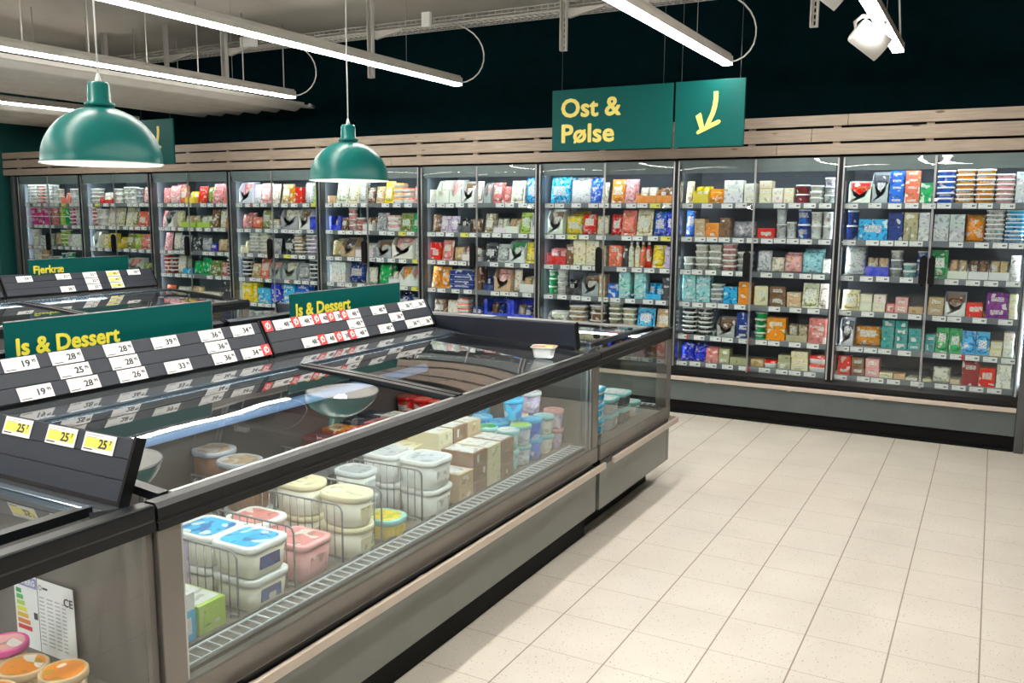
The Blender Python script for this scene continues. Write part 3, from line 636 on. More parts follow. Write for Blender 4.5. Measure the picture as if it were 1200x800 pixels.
STOCK = {
 0: [["c red 1 .15 .13|c grey 1 .11 .18|b blue 5 .095 .036|b coral 5 .095 .036|b green 3 .075 .037", "r blue 6 .125 .030|r orange 7 .13 .029|r orange 7 .13 .029|r pink 6 .125 .026|b silver 5 .08 .033"],
     ["l navy 2 .08 .085|b sky 1 .20 .12|b navy 2 .095 .080|b khaki 2 .095 .080|b silver 2 .07 .080", "b silver 2 .10 .075|b silver 2 .10 .075|g orange 1 .12 .15|r silver 7 .12 .028|r sky 8 .12 .027"],
     ["g silver 2 .15 .17|y royal 1 .17 .055|t grey 3 .09 .05|r aqua 2 .09 .04|t blue 3 .07 .05", "p green 1 .12 .16|y tan 1 .14 .045|y brown 1 .14 .045|y tan 1 .14 .045|p white 1 .07 .14"],
     ["p cream 2 .11 .12|s ivory 2 .08 .05|s ivory 2 .08 .05|s rose 1 .05 .05|s pink 2 .08 .045|s tan 1 .09 .04", "s tan 2 .10 .05|c brown 1 .13 .13|b red 1 .10 .08|p orange 1 .01 .02|b purple 2 .13 .07|s cream 3 .05 .045"],
     ["c white 1 .09 .16|g orange 1 .17 .12|s teal 4 .08 .042|s teal 4 .08 .042|s teal 3 .08 .042", "s teal 2 .07 .05|p green 1 .085 .14|p green 1 .085 .14|p sky 1 .09 .13|p sky 1 .09 .13|s cream 2 .08 .04|s ivory 3 .07 .045"],
     ["b red 2 .08 .055|s brown 2 .08 .055|s pink 2 .085 .055|s cream 1 .08 .035|s tan 1 .07 .035|s ivory 1 .07 .02", "w cream 1 .07 .02|g ivory 1 .12 .09|s cream 1 .07 .03|b maroon 2 .12 .07|b red 1 .11 .11|b white 1 .10 .15"]],
 1: [["p cream 1 .06 .14|y yellow 1 .12 .06|p orange 1 .12 .09|b white 2 .15 .07|s ivory 2 .09 .06", "s cream 3 .09 .045|s ivory 2 .08 .045|s cream 2 .07 .045|t maroon 2 .10 .055|r ivory 3 .09 .035|t grey 3 .08 .05"],
     ["g blue 1 .07 .17|s tan 3 .08 .038|s orange 2 .10 .045|s brown 2 .08 .06|g grey 1 .16 .10", "b red 1 .14 .06|l silver 2 .08 .10|l white 1 .08 .10|l blue 2 .10 .10|l white 2 .085 .08|l white 2 .085 .08"],
     ["r white 2 .07 .04|r ivory 4 .085 .040|r ivory 4 .085 .040|r pink 5 .09 .037|r grey 3 .10 .04", "g silver 1 .12 .13|g ivory 1 .10 .09|g pink 2 .14 .11|g aqua 2 .16 .13|g white 1 .07 .09"],
     ["b aqua 4 .10 .045|b aqua 4 .10 .050|r silver 4 .09 .03|b sky 3 .10 .035|s orange 4 .09 .035", "w cream 1 .10 .12|w brown 2 .12 .06|s tan 3 .10 .03|p cream 1 .11 .15|p ivory 1 .07 .15"],
     ["r black 6 .10 .032|r charcoal 6 .09 .032|r aqua 1 .02 .03|c grey 1 .12 .12|b navy 4 .08 .040", "t green 4 .08 .042|b orange 2 .12 .07|y khaki 1 .13 .04|b rose 4 .11 .038"],
     ["g royal 2 .10 .10|g royal 2 .10 .10|b rose 2 .09 .05|s khaki 2 .08 .05|s khaki 1 .13 .05", "s tan 1 .10 .05|m red 1 .10 .05|s khaki 2 .10 .045|s cream 3 .13 .04|m red 2 .12 .05"]],
 2: [["g sky 2 .16 .18|g white 2 .16 .16|g blue 1 .09 .17|p ivory 1 .05 .14", "p orange 1 .11 .16|p pink 2 .10 .16|y orange 1 .16 .05|y orange 1 .14 .05"],
     ["c white 1 .14 .17|g yellow 3 .15 .13|g red 1 .12 .14|g cream 1 .10 .13", "g red 1 .09 .14|p coral 1 .12 .17|p cream 1 .13 .18|g blue 1 .10 .16|g royal 1 .07 .16"],
     ["y red 1 .17 .06|b brown 2 .06 .07|b cream 4 .11 .045|b cream 4 .11 .045|b khaki 3 .06 .045", "b coral 2 .11 .07|o charcoal 1 .05 .12|o ivory 1 .046 .17|o cream 1 .046 .17|o coral 1 .046 .17|o red 1 .046 .17|p yellow 1 .11 .15|b lilac 2 .06 .07"],
     ["t green 3 .07 .055|t white 4 .085 .048|y black 1 .13 .05|c grey 1 .14 .15|b tan 3 .05 .05", "b blue 2 .09 .045|b aqua 4 .10 .044|r navy 1 .03 .03|b aqua 4 .10 .044|y sky 1 .13 .035|b charcoal 4 .08 .036"],
     ["c white 1 .15 .09|r tan 4 .13 .035|t brown 3 .12 .05", "r khaki 5 .09 .036|r cream 4 .09 .036|p sky 1 .13 .15|p tan 1 .10 .15"], ["k royal 1 .28 .14|g brown 1 .14 .12", "k royal 1 .28 .14|g tan 1 .14 .12"]],
 3: [["s ivory 2 .07 .05|c white 1 .12 .17|c white 1 .12 .17|c white 1 .13 .16|p ivory 1 .06 .16", "c grey 1 .07 .15|p rose 2 .11 .15|p rose 1 .06 .12|p ivory 2 .13 .16|g sky 2 .14 .18"],
     ["g brown 1 .09 .13|p lilac 1 .09 .12|p lilac 1 .09 .12|y charcoal 1 .12 .05|p brown 1 .10 .10", "p khaki 2 .11 .14|y ivory 1 .13 .04|y green 1 .14 .05|p lime 1 .12 .15|c white 1 .08 .15"],
     ["b red 1 .10 .13|p rose 1 .11 .15|g tan 1 .10 .10|y white 1 .12 .05|m brown 2 .06 .05", "p charcoal 2 .12 .14|p grey 2 .12 .13|c green 1 .15 .16|p yellow 1 .12 .15"],
     ["p orange 1 .10 .16|p orange 1 .10 .16|f navy 4 .26 .035|b brown 2 .07 .09", "y navy 1 .10 .04|c tan 1 .17 .17|g ivory 1 .08 .17|y tan 1 .17 .06"],
     ["g brown 1 .13 .12|g ivory 1 .12 .12|m coral 4 .11 .035|g navy 1 .12 .08", "k royal 1 .26 .17|k royal 1 .26 .17"], ["k royal 1 .28 .14|g brown 1 .14 .12", "k navy 1 .28 .14|g tan 1 .14 .12"]],
 4: [["s tan 1 .07 .06|p ivory 1 .13 .18|p cream 1 .12 .18|p grey 2 .08 .16|g brown 1 .08 .12", "p tan 1 .10 .13|p yellow 1 .11 .17|m orange 4 .11 .038|m coral 3 .11 .038|p pink 2 .11 .13"],
     ["k royal 1 .14 .13|p brown 1 .08 .10|t pink 4 .09 .048|t rose 2 .10 .05|y brown 1 .12 .05", "p grey 1 .13 .14|m pink 3 .13 .04|p olive 1 .13 .14|p green 2 .12 .14"],
     ["g tan 2 .12 .13|c tan 1 .14 .15|y white 1 .18 .06", "c grey 1 .18 .14|c white 1 .24 .17|p ivory 1 .10 .15"],
     ["b white 2 .17 .08|g navy 2 .18 .17|g ivory 1 .12 .13", "g green 2 .15 .16|y ivory 1 .12 .05|c orange 1 .13 .15|c coral 1 .13 .15"],
     ["t silver 2 .10 .08|g navy 1 .13 .12|b brown 2 .15 .06", "m rose 2 .14 .04|g navy 2 .17 .13|g white 1 .13 .12"], ["f brown 3 .24 .035|g navy 1 .15 .12", "k navy 1 .28 .14|m tan 2 .14 .04"]],
 5: [["c rose 1 .16 .18|g white 1 .09 .16|p pink 1 .14 .17|p ivory 1 .10 .16", "p tan 2 .13 .16|b orange 1 .07 .12|b red 1 .08 .13|g silver 2 .12 .17|p lime 1 .12 .15"],
     ["g rose 2 .13 .12|g coral 1 .13 .10|g olive 1 .14 .16|m tan 2 .13 .04", "c grey 1 .20 .18|c brown 1 .13 .17|y royal 1 .13 .08"],
     ["y cream 1 .09 .05|r white 6 .11 .034|r ivory 6 .11 .034|p grey 1 .13 .13", "g charcoal 2 .13 .14|r tan 6 .09 .034|r grey 1 .03 .03|r lilac 5 .11 .033|m pink 1 .07 .04"],
     ["r black 5 .10 .034|p tan 1 .10 .12|p coral 1 .13 .17|c grey 1 .13 .15", "c grey 1 .17 .15|p grey 2 .14 .14|r charcoal 5 .08 .034|r charcoal 4 .08 .034"],
     ["b yellow 4 .12 .042|b yellow 4 .05 .042|b sky 3 .15 .042|b royal 4 .11 .042", "b sky 4 .13 .042|b blue 4 .14 .042|g tan 1 .13 .13"], ["l white 1 .09 .10|l silver 1 .09 .10|l white 1 .10 .11|g brown 1 .08 .09", "t brown 2 .09 .05|t tan 2 .09 .05|l grey 1 .09 .10|g olive 1 .09 .09"]],
 6: [["g rose 1 .09 .14|g pink 2 .16 .16|g coral 1 .12 .15|y yellow 1 .14 .045", "p red 1 .12 .15|g olive 1 .08 .14|p rose 1 .16 .17|p coral 1 .13 .17"],
     ["p rose 1 .05 .15|c white 1 .13 .15|g cream 1 .11 .15|y lime 1 .22 .045", "y lime 1 .18 .045|p brown 1 .12 .16|g ivory 1 .09 .16|p orange 2 .15 .14"],
     ["p pink 1 .10 .16|g ivory 1 .10 .16|p grey 1 .14 .14|g charcoal 1 .10 .12", "g grey 1 .13 .12|g royal 1 .10 .07|g tan 1 .14 .11|p brown 2 .14 .14"],
     ["r red 5 .08 .035|r maroon 4 .08 .035|g ivory 2 .12 .17|b sky 1 .12 .05|g green 1 .10 .12", "p green 1 .12 .15|p olive 2 .15 .13|p rose 1 .08 .12|r black 6 .12 .033"],
     ["p coral 1 .12 .10|g white 1 .16 .09|g tan 1 .18 .10", "b ivory 1 .25 .06|b charcoal 2 .18 .08"], ["g coral 1 .2 .1|g brown 1 .2 .1", "g tan 1 .2 .1|b grey 1 .2 .08"]],
 7: [["r ivory 4 .13 .035|y red 1 .18 .035|t ivory 3 .12 .045", "t ivory 3 .10 .05|t white 3 .10 .05|l grey 2 .09 .07|g pink 2 .15 .15|p coral 1 .08 .16"],
     ["r coral 5 .07 .038|l white 2 .14 .08|p ivory 1 .14 .18|p cream 1 .10 .18", "p ivory 1 .10 .18|p khaki 1 .08 .18|p coral 2 .14 .14|g rose 2 .14 .14"],
     ["c white 1 .10 .16|p cream 2 .11 .13|p yellow 2 .16 .14|y yellow 1 .13 .04", "p olive 2 .13 .14|p lime 1 .08 .14|p rose 2 .16 .14|p coral 1 .12 .12"],
     ["g rose 1 .17 .10|g orange 1 .12 .10|m tan 2 .16 .04", "c rose 1 .20 .12|g olive 1 .14 .08|g khaki 1 .14 .08"], ["m tan 2 .2 .04|m rose 2 .2 .04", "m coral 2 .2 .04|m brown 2 .2 .04"], ["b grey 1 .2 .08|b ivory 1 .2 .08", "b grey 1 .2 .08|b brown 1 .2 .08"]],
 8: [["r ivory 6 .14 .033|r coral 6 .12 .033|r white 6 .11 .034|l white 2 .07 .09", "l ivory 2 .08 .07|y coral 1 .16 .045|l white 2 .09 .07|l white 2 .09 .07|y red 1 .12 .045"],
     ["l magenta 2 .10 .09|l magenta 2 .10 .09|l magenta 2 .10 .09|l rose 2 .10 .09", "l lime 2 .08 .09|l green 2 .08 .09|r magenta 5 .09 .036|r white 5 .09 .036|r rose 5 .09 .036"],
     ["l ivory 2 .10 .08|l white 1 .10 .10|l ivory 1 .10 .12|g tan 1 .10 .13", "t lime 4 .12 .04|l white 1 .10 .11|b white 2 .14 .06|b grey 1 .12 .1"],
     ["t ivory 3 .11 .06|t tan 3 .11 .06|l white 1 .08 .10|r rose 3 .12 .035", "l teal 2 .09 .07|t green 3 .09 .05|g brown 1 .14 .08|m rose 2 .18 .04"], ["m tan 2 .2 .04|m rose 2 .2 .04", "m coral 2 .2 .04|m brown 2 .2 .04"], ["b grey 1 .2 .08|b ivory 1 .2 .08", "b grey 1 .2 .08|b brown 1 .2 .08"]],
}
for cab, rows in STOCK.items():
    for row, (l, r) in enumerate(rows): fill(cab, 0, row, l); fill(cab, 1, row, r)
# ---------------------------------------------------------------- island freezers
def freezer(loc, rz, L, W, label, lids, segs, prail=(.16, 1.03, .09, 1.165), rear=(.34, 1.0), wall_u=.13, ends=(0, 0), posts=(1, 1), louvre=True, bumper=(0, 0), tube_l=True):
    """local frame: x outward from the island's middle, y along the unit"""
    r = empty('chest_freezer', loc, rz, label, 'freezer', 'glass-sided island freezers')
    zt = .955
    e0, e1 = ends
    bm = B(); bx(bm, W-.05, W-.01, .0, L, .14, .362, 0, .004); bx(bm, .02, W-.05, .002 if e0 else .0, L-.002 if e1 else L, .14, .36); obj('base_panel', bm, M_panel, r)
    bm = B(); bx(bm, .05, W-.10, .12 if e0 else 0, L-.12 if e1 else L, 0, .14); bx(bm, W-.10, W-.07, .12 if e0 else 0, L-.12 if e1 else L, .0, .10); obj('plinth', bm, M_blackm, r)
    bm = B(); bx(bm, .02, W-.03, 0, L, .362, .40, 0); obj('shadow_gap', bm, M_black, r)
    bm = B(); bx(bm, W-.035, W-.004, 0, L, .40, .478, 0, .004)
    if e0: bx(bm, .02, W-.035, -.0, .03, .40, .478, 0, .004)
    if e1: bx(bm, .02, W-.035, L-.03, L, .40, .478, 0, .004)
    obj('lower_frame', bm, M_post, r)
    bm = B(); bx(bm, W+.03, W+.046, -.03 if e0 else .003, L+.03 if e1 else L-.003, .372, .404, 0, .003)
    if e0: bx(bm, .1, W+.03, -.046, -.03, .372, .404, 0, .003)
    if e1: bx(bm, .1, W+.03, L+.03, L+.046, .372, .404, 0, .003)
    b_ = obj('bumper_rail', bm, M_bump, r)
    yy = .25
    while yy < L-.1:
        bm = B(); bx(bm, W-.01, W+.03, yy, yy+.03, .364, .376); obj('rail_bracket', bm, M_bump, b_); yy += .8
    # top rail with its groove
    prof = [(W-.048, .93), (W-.048, .950), (W-.043, zt), (W-.010, zt), (W, zt-.012), (W, .918), (W-.004, .915), (W-.004, .909), (W, .906), (W, .888), (W-.040, .888), (W-.040, .905)]
    bm = B(); prism(bm, prof, 0, L)
    for e, y_ in ((e0, 0), (e1, L-.07)):
        if e:
            s_ = 1 if y_ else -1; yo = L if y_ else 0
            bx(bm, -.0, W-.002, yo-s_*.05, yo, .912, zt, 0, .008); bx(bm, .0, W-.001, yo-s_*.05, yo-s_*.004, .888, .914)
    obj('top_rail', bm, M_rail, r)
    # posts
    pz = (.478, .888)
    for k, p in enumerate(posts):
        if p:
            y_ = 0 if k == 0 else L-.07
            bm = B(); bx(bm, W-(.075 if ends[k] else .045), W-.006, y_+.001, y_+.069, *pz, 0, .003); obj('post', bm, M_post, r)
            bm = B(); yy = y_+.069 if k == 0 else y_-.012
            bx(bm, W-.04, W-.028, yy, yy+.012, *pz); bx(bm, W-.02, W-.012, yy, yy+.008, *pz); obj('glass_seal', bm, M_alu, r)
    bm = B(); bx(bm, W-.016, W-.010, .07*posts[0], L-.07*posts[1], *pz); o_ = obj('side_glass', bm, M_side, r)
    bm = B(); bx(bm, W-.046, W-.041, .07*posts[0], L-.07*posts[1], *pz); obj('inner_side_glass', bm, M_side, r)
    for e, y_ in ((e0, .004), (e1, L-.010)):
        if e: bm = B(); bx(bm, .03, W-.05, y_, y_+.006, *pz); obj('end_glass', bm, M_side, r)
    # tank
    ya, yb = (.02, L-.02)
    bm = B(); bx(bm, wall_u, W-.05, ya, yb, .40+.005, .478); bx(bm, wall_u-.03, wall_u, ya, yb, .41, rear[1]-.04)
    if not e0: bx(bm, wall_u, W-.06, 0.0, .02, .478, .885)
    if not e1: bx(bm, wall_u, W-.06, L-.02, L, .478, .885)
    obj('tank', bm, M_floorin, r)
    if louvre:
        bm = B(); u0, u1 = W-.118, W-.055
        for u in (u0, u1): bx(bm, u-.002, u+.002, .08, L-.08, .484, .489)
        y_ = .08
        while y_ < L-.08: bx(bm, u0, u1, y_-.0018, y_+.0018, .484, .488); y_ += .036
        obj('air_grille', bm, M_wwire, r)
        bm = B(); bx(bm, W-.135, W-.128, .03, L-.03, .478, .492, 0); obj('floor_lip', bm, M_post, r)
    bm = B(); tube(bm, [(W-.058, .1, .893), (W-.058, L-.1, .893)], .006, 8); obj('light_tube', bm, E_frz, r)
    if tube_l:
        bm = B(); lathe_y(bm, wall_u+.02, .80, .022, .08, L-.08); obj('rear_light_tube', bm, E_tube, r)
    # deck behind the lids and the price rail's block
    ub, zb, ut, zq = prail
    bm = B(); d0 = .0
    prism(bm, [(ub-.02, zb-.015), (rear[0]-.01, rear[1]-.004), (rear[0]-.01, rear[1]-.03), (ub-.02, rear[1]-.05)], .086 if e0 else .0, L-.086 if e1 else L); obj('rear_deck', bm, M_deck, r)
    for (a, b) in lids:
        l = empty('sliding_lid'); l.parent = r
        n = 10; bm = B(); f0 = W-.052; vs = []
        for i in range(n+1):
            t_ = i/n; u = f0+(rear[0]-f0)*t_; z = .950+(rear[1]-.950)*t_ + .005*math.sin(PI*t_)
            vs.append([bm.verts.new((u, a+.03+(b-a-.06)*j/8, z)) for j in range(9)])
        for i in range(n):
            for j in range(8): f = bm.faces.new((vs[i][j], vs[i+1][j], vs[i+1][j+1], vs[i][j+1])); f.smooth = True
        obj('lid_glass', bm, M_lid, l)
        for y_ in (a+.004, b-.034):
            bm = B(); pr = []
            for i in range(n+1):
                t_ = i/n; pr.append((f0+(rear[0]-.02-f0)*t_, .958+(rear[1]-.950)*t_+.005*math.sin(PI*t_)))
            prism(bm, pr+[(u, z-.022) for u, z in pr[::-1]], y_, y_+.03); obj('lid_frame', bm, M_rail, l)
        bm = B(); bx(bm, rear[0]-.022, rear[0]+.004, a+.01, b-.01, rear[1]-.012, rear[1]+.010, 0, .005); obj('rear_lid_rail', bm, M_chrome, l)
        bm = B(); bx(bm, f0-.004, f0+.012, a+.036, b-.036, .944, .957, 0, .003); obj('front_lid_rail', bm, M_alu, l)
    rails = []
    for (a, b) in segs:
        d = Vector((ut-ub, 0, zq-zb)); up = d.normalized(); nrm = Vector((up.z, 0, -up.x))
        bm = B(); h = d.length
        # three-step ribbed face
        pr = []
        for k in range(3):
            z0, z1 = h*k/3, h*(k+1)/3; pr += [(0.0, z0+.003), (.0, z1-.002), (-.0025, z1-.001), (-.0025, z1+.001)]
        pts = [(ub+up.x*s+nrm.x*q, zb+up.z*s+nrm.z*q) for q, s in pr] + [(ut+up.x*.004-nrm.x*.022, zq-nrm.z*.022), (ub-nrm.x*.022, zb-nrm.z*.022)]
        prism(bm, pts, a+.008, b-.008); p = obj('price_rail', bm, M_dgrey, r)
        for y_ in (a, b-.009):
            bm = B(); prism(bm, [(ub+nrm.x*.003-up.x*.006, zb+nrm.z*.003-up.z*.006), (ut+nrm.x*.003+up.x*.006, zq+nrm.z*.003+up.z*.006), (ut-nrm.x*.026+up.x*.006, zq-nrm.z*.026+up.z*.006), (ub-nrm.x*.026-up.x*.006, zb-nrm.z*.026-up.z*.006)], y_, y_+.009)
            obj('rail_end_cap', bm, M_blackm, p)
        bm = B(); prism(bm, [(ub-.01, rear[1]-.03), (ub-.01, zb+.002), (ub-.03, zb+.002), (ub-.03, rear[1]-.03)], a+.02, b-.02); obj('rail_foot', bm, M_black, p)
        rails.append((p, up, nrm, h))
    return r, rails
def lathe_y(bm, u, z, rr, y0, y1):
    tube(bm, [(u, y0, z), (u, y1, z)], rr, 16)
k_ = N('smoked_deck'); k_.base((.075, .085, .095), .05, 0, 1.0); M_deck = k_.m; k_.b.inputs['IOR'].default_value = 1.9
def big_tag(price, sup='95', red=False, yellow=False, w_=.115, h_=.046):
    bm = B(); bx(bm, 0, w_, 0, h_, 0, .0012, 0)
    if yellow: bx(bm, .006, w_-.006, h_*.22, h_*.74, .0012, .0015, 4)
    add_text(bm, price, h_*.66, w_*.50, h_*.26, .0016, 1, bold=.0007, sx=1.05); add_text(bm, sup, h_*.32, w_*.83, h_*.50, .0016, 1, bold=.0003)
    bx(bm, .006, w_*.60, h_*.86, h_*.90, .0014, .0017, 2); bx(bm, .006, w_*.40, h_*.74, h_*.78, .0014, .0017, 2); bx(bm, .006, w_*.34, h_*.10, h_*.16, .0014, .0017, 1)
    return mesh(bm, [M_paper, M_lprint, M_lgrey, M_red, M_ytag], 'price_tag')
def logo_tag():
    bm = B(); w_ = .046; bx(bm, 0, w_, 0, .049, 0, .003, 0)
    n = 20; c = (w_/2, .025)
    for i in range(n):
        a0, a1 = 2*PI*i/n, 2*PI*(i+1)/n
        vs = [bm.verts.new((c[0]+rr*math.cos(a), c[1]+rr*math.sin(a), .0034)) for rr, a in ((.014, a0), (.014, a1), (.009, a1), (.009, a0))]; bm.faces.new(vs).material_index = 1
    vs = [bm.verts.new(p) for p in ((.009, .006, .0034), (.013, .006, .0034), (.033, .044, .0034), (.029, .044, .0034))]; bm.faces.new(vs).material_index = 1
    return mesh(bm, [M_red, M_paper], 'promotion_tag')
_bt = {}
def tag_on(rail, y, row, price, sup='95', yellow=False, logo=False, dy=0):
    p, up, nrm, h = rail[0:4]; ub, zb = rail[4]
    key = (price, sup, yellow, logo)
    if key not in _bt: _bt[key] = logo_tag() if logo else big_tag(price, sup, yellow=yellow)
    s = h*(2-row)/3 + .0015; q = .0012+ (.001 if logo else 0)
    o = obj('promotion_tag' if logo else 'price_tag', _bt[key], None, p)
    o.matrix_local = plane_mat((ub+up.x*s+nrm.x*q, y, zb+up.z*s+nrm.z*q), (0, 1, 0), up)
    return o

# the main island: right side facing the camera, left side, near head, far head
XC = -2.80; Y0 = 1.312; Y1 = 3.925; W1 = 1.142
main, mr = freezer((XC, Y0, 0), 0, Y1-Y0, W1, 'long glass-sided ice cream freezer in the foreground, right half of the near island', [(.04, 1.378), (1.382, 2.54)], [(.05, 1.388), (1.396, 2.635)])
mr = [(*x, (.16, 1.03)) for x in mr]
opp, _o = freezer((XC, Y1, 0), PI, Y1-Y0, W1, 'left half of the near island freezer, mostly hidden behind the price rails', [(.07, 1.23), (1.235, 2.57)], [(.03, 1.25), (1.26, 2.58)])
near, nr = freezer((XC-W1, 1.308, 0), -PI/2, 2*W1, 1.12, 'head freezer closest to the camera, with yellow 25 price labels on its rail', [(.10, 1.15), (1.155, 2.20)], [(.6, 1.35), (1.36, 2.205)],
    prail=(.035, .953, -.02, 1.094), rear=(.12, .957), wall_u=.03, ends=(1, 1), posts=(1, 1), tube_l=False)
nr = [(*x, (.035, .953)) for x in nr]
far, fr = freezer((XC+W1, 3.929, 0), PI/2, 2*W1, 1.10, 'head freezer at far end of the near island, seen behind its black rail', [(.10, 1.15), (1.155, 2.20)], [(.14, 1.14), (1.15, 2.15)],
    prail=(.06, .96, .03, 1.085), rear=(.14, .965), wall_u=.03, ends=(1, 1), posts=(1, 1), tube_l=False)
# the far island
XC2 = -6.16
f2, f2r = freezer((XC2, 2.33, 0), 0, 2.58, W1, 'poultry freezer, right half of the far island behind the green signs', [(.04, 1.27), (1.275, 2.54)], [(.02, 1.268), (1.276, 2.54)], ends=(0, 1))
f2r = [(*x, (.16, 1.03)) for x in f2r]
f3, _p = freezer((XC2, 4.91, 0), PI, 2.58, W1, 'left half of the far island freezer, beyond its dark price rail', [(.04, 1.27), (1.275, 2.54)], [(.02, 1.268), (1.276, 2.54)], ends=(1, 0))

# price labels; y is given in the room and taken relative to the unit
R1, R2 = mr
for y, row, pr in ((1.59, 0, '19'), (1.75, 0, '28'), (1.95, 0, '28'), (2.15, 0, '39'), (2.37, 0, '36'), (2.535, 0, '34'), (1.76, 1, '25'), (1.955, 1, '28'), (2.38, 1, '36'),
                   (1.605, 2, '19'), (1.775, 2, '28'), (1.965, 2, '26'), (2.165, 2, '33'), (2.39, 2, '36'), (2.54, 2, '34')): tag_on(R1, y-Y0, row, pr)
for y, row, pr in ((2.775, 0, '48'), (2.905, 0, '48'), (3.03, 0, '48'), (3.13, 0, '38'), (3.24, 0, '48'), (3.45, 0, '40'), (3.68, 0, '36'), (3.80, 0, '36'), (3.24, 1, '48'), (3.57, 1, '36'),
                   (2.90, 2, '48'), (3.02, 2, '48'), (3.13, 2, '38'), (3.24, 2, '48'), (3.45, 2, '40'), (3.68, 2, '36'), (3.80, 2, '36')): tag_on(R2, y-Y0, row, pr, '00' if pr == '40' else '95')
for y, row in ((2.655, 0), (2.885, 0), (3.02, 0), (3.12, 0), (3.215, 0), (3.005, 2), (3.12, 2), (3.215, 2)): tag_on(R1 if y < 2.65 else R2, (max(y, 2.712) if y > 2.65 else y)-Y0, row, '', logo=True)
tag_on(R1, 2.652-Y0, 2, '', logo=True)
for y, row, pr, ye in ((3.72, 0, '59', 0), (3.60+.35-.35, 0, '39', 0), (4.02, 0, '32', 0), (4.24, 0, '32', 0), (4.44, 0, '45', 1), (4.63, 0, '39', 0), (4.02, 2, '28', 0), (4.24, 1, '32', 0), (4.24, 2, '32', 0), (4.44, 1, '45', 1), (4.44, 2, '45', 1)):
    if y > 3.65 or True: tag_on(f2r[1] if y > 3.61 else f2r[0], (y if y > 3.61 else 3.44)-2.33, row, pr, yellow=bool(ye))
for xw in (-2.19, -2.01, -1.865):   # the three yellow labels, local y runs to the right
    bm = None; o = tag_on(nr[1], xw-.055-(XC-W1), 0, '25', '7', yellow=True)
bm = B(); bx(bm, 0, .245, 0, .20, 0, .001, 0)
bx(bm, .004, .096, .168, .196, .001, .0014, 1); bx(bm, .006, .024, .171, .193, .0014, .0018, 2)
add_text(bm, 'ENERG', .020, .028, .175, .0012, 0, bold=.0006)
for i in range(7):
    bx(bm, .008, .03+.006*i, .146-i*.0165, .158-i*.0165, .001, .0014, 3+i)
bx(bm, .078, .094, .085, .103, .001, .0014, 10); bx(bm, .0985, .1, 0, .2, .001, .0016, 10)
bx(bm, .012, .05, .012, .017, .001, .0014, 10)
add_text(bm, 'CE', .030, .205, .150, .0012, 10, bold=.0004)
n = 14
for i in range(n):
    a0, a1 = 2*PI*i/n, 2*PI*(i+1)/n; vs = [bm.verts.new((.112+rr*math.cos(a), .178+rr*math.sin(a), .0014)) for rr, a in ((.007, a0), (.007, a1), (.005, a1), (.005, a0))]; bm.faces.new(vs).material_index = 10
bx(bm, .122, .142, .1755, .1805, .001, .0014, 10)
for i in range(13):
    for x0, x1 in ((.105, .125), (.135, .160), (.168, .188), (.196, .212)): bx(bm, x0, x1, .150-i*.0105, .1535-i*.0105, .001, .0013, 11)
cols = [(.02, .35, .12), (.10, .50, .12), (.45, .65, .10), (.85, .78, .05), (.85, .50, .05), (.80, .20, .04), (.72, .03, .03)]
o = obj('energy_label', bm, [M_paper, mat('label_violet_header', (.25, .25, .55), .5), mat('label_blue_flag', (.03, .05, .40), .5)] + [mat('energy_bar_%d' % i, c, .5) for i, c in enumerate(cols)] + [M_lprint, M_lgrey], None)
o.matrix_world = plane_mat((-2.175, 1.268, .50), (1, 0, 0), (0, 0, 1))
tag(o, 'white energy label with coloured bars and spec sheet inside the nearest freezer', 'label')

def rail_sign(x, y, z0, w_, h_, text, size, tx, tz, label):
    r = empty('rail_sign', (x, y, z0), 0, label, 'sign', 'green category signs standing on the freezer rails')
    bm = B(); bx(bm, -.004, .004, 0, w_, 0, h_, 0); obj('sign_board', bm, M_sign, r)
    bm = B(); bx(bm, -.005, .005, 0, w_, h_-.0, h_+.003, 0); bx(bm, -.005, .005, w_, w_+.003, 0, h_); obj('clear_edge', bm, M_alu, r)
    bm = B(); add_text(bm, text, size, 0, 0, 0, 0, bold=size*.034, sx=1.0)
    bm3 = B(); bx(bm3, -.145, .145, w_*.2, w_*.2+.03, .004, .010); bx(bm3, -.145, .145, w_*.8, w_*.8+.03, .004, .010); obj('rail_clip', bm3, M_blackm, r)
    o = obj('lettering', bm, M_yel2, r); o.matrix_local = plane_mat((.0045, tx, tz), (0, 1, 0), (0, 0, 1))
rail_sign(-2.80, 1.665, 1.02, .86, .245, 'Is & Dessert', .078, .03, .134, 'green Is & Dessert sign at left, nearest the camera')
rail_sign(-2.80, 2.985, 1.02, .84, .235, 'Is & Dessert', .078, .03, .134, 'green Is & Dessert sign farther away, above the red promotion tags')
rail_sign(XC2, 3.88, 1.02, .84, .250, 'Fjerkræ', .078, .03, .150, 'green Fjerkræ sign on the far island freezer')

# ---------------------------------------------------------------- freezer contents
ZF = .4785
def fdiv(y, x0=-1.925, x1=-2.45, h=.20, label=''):
    bm = B(); z0 = ZF+.002; rr = .0028
    tube(bm, [(x0, y, z0), (x0, y, z0+h-.02), (x0-.006, y, z0+h-.006), (x0-.02, y, z0+h), (x1, y, z0+h), (x1, y, z0)], .0034, 6)
    for zz in (z0+.012,): tube(bm, [(x0, y, zz), (x1, y, zz)], .0026, 5)
    x = x0-.032
    while x > x1: tube(bm, [(x, y, z0), (x, y, z0+h)], .0022, 5); x -= .032
    return tag(obj('wire_divider', bm, M_wire), label, 'divider', 'wire dividers in the ice cream freezer')
for i, (y, lb) in enumerate(((1.675, 'nearest, beside the green carton'), (1.905, 'between the blue-lid and pink tubs'), (2.13, 'between the pink tub and cream tubs'), (2.34, 'in front of the far cream tub'), (2.585, 'in front of the white tubs'), (2.80, 'behind the white tubs'))):
    fdiv(y, -1.80 if i < 5 else -1.82, -2.5, .20, 'grey wire divider '+lb)
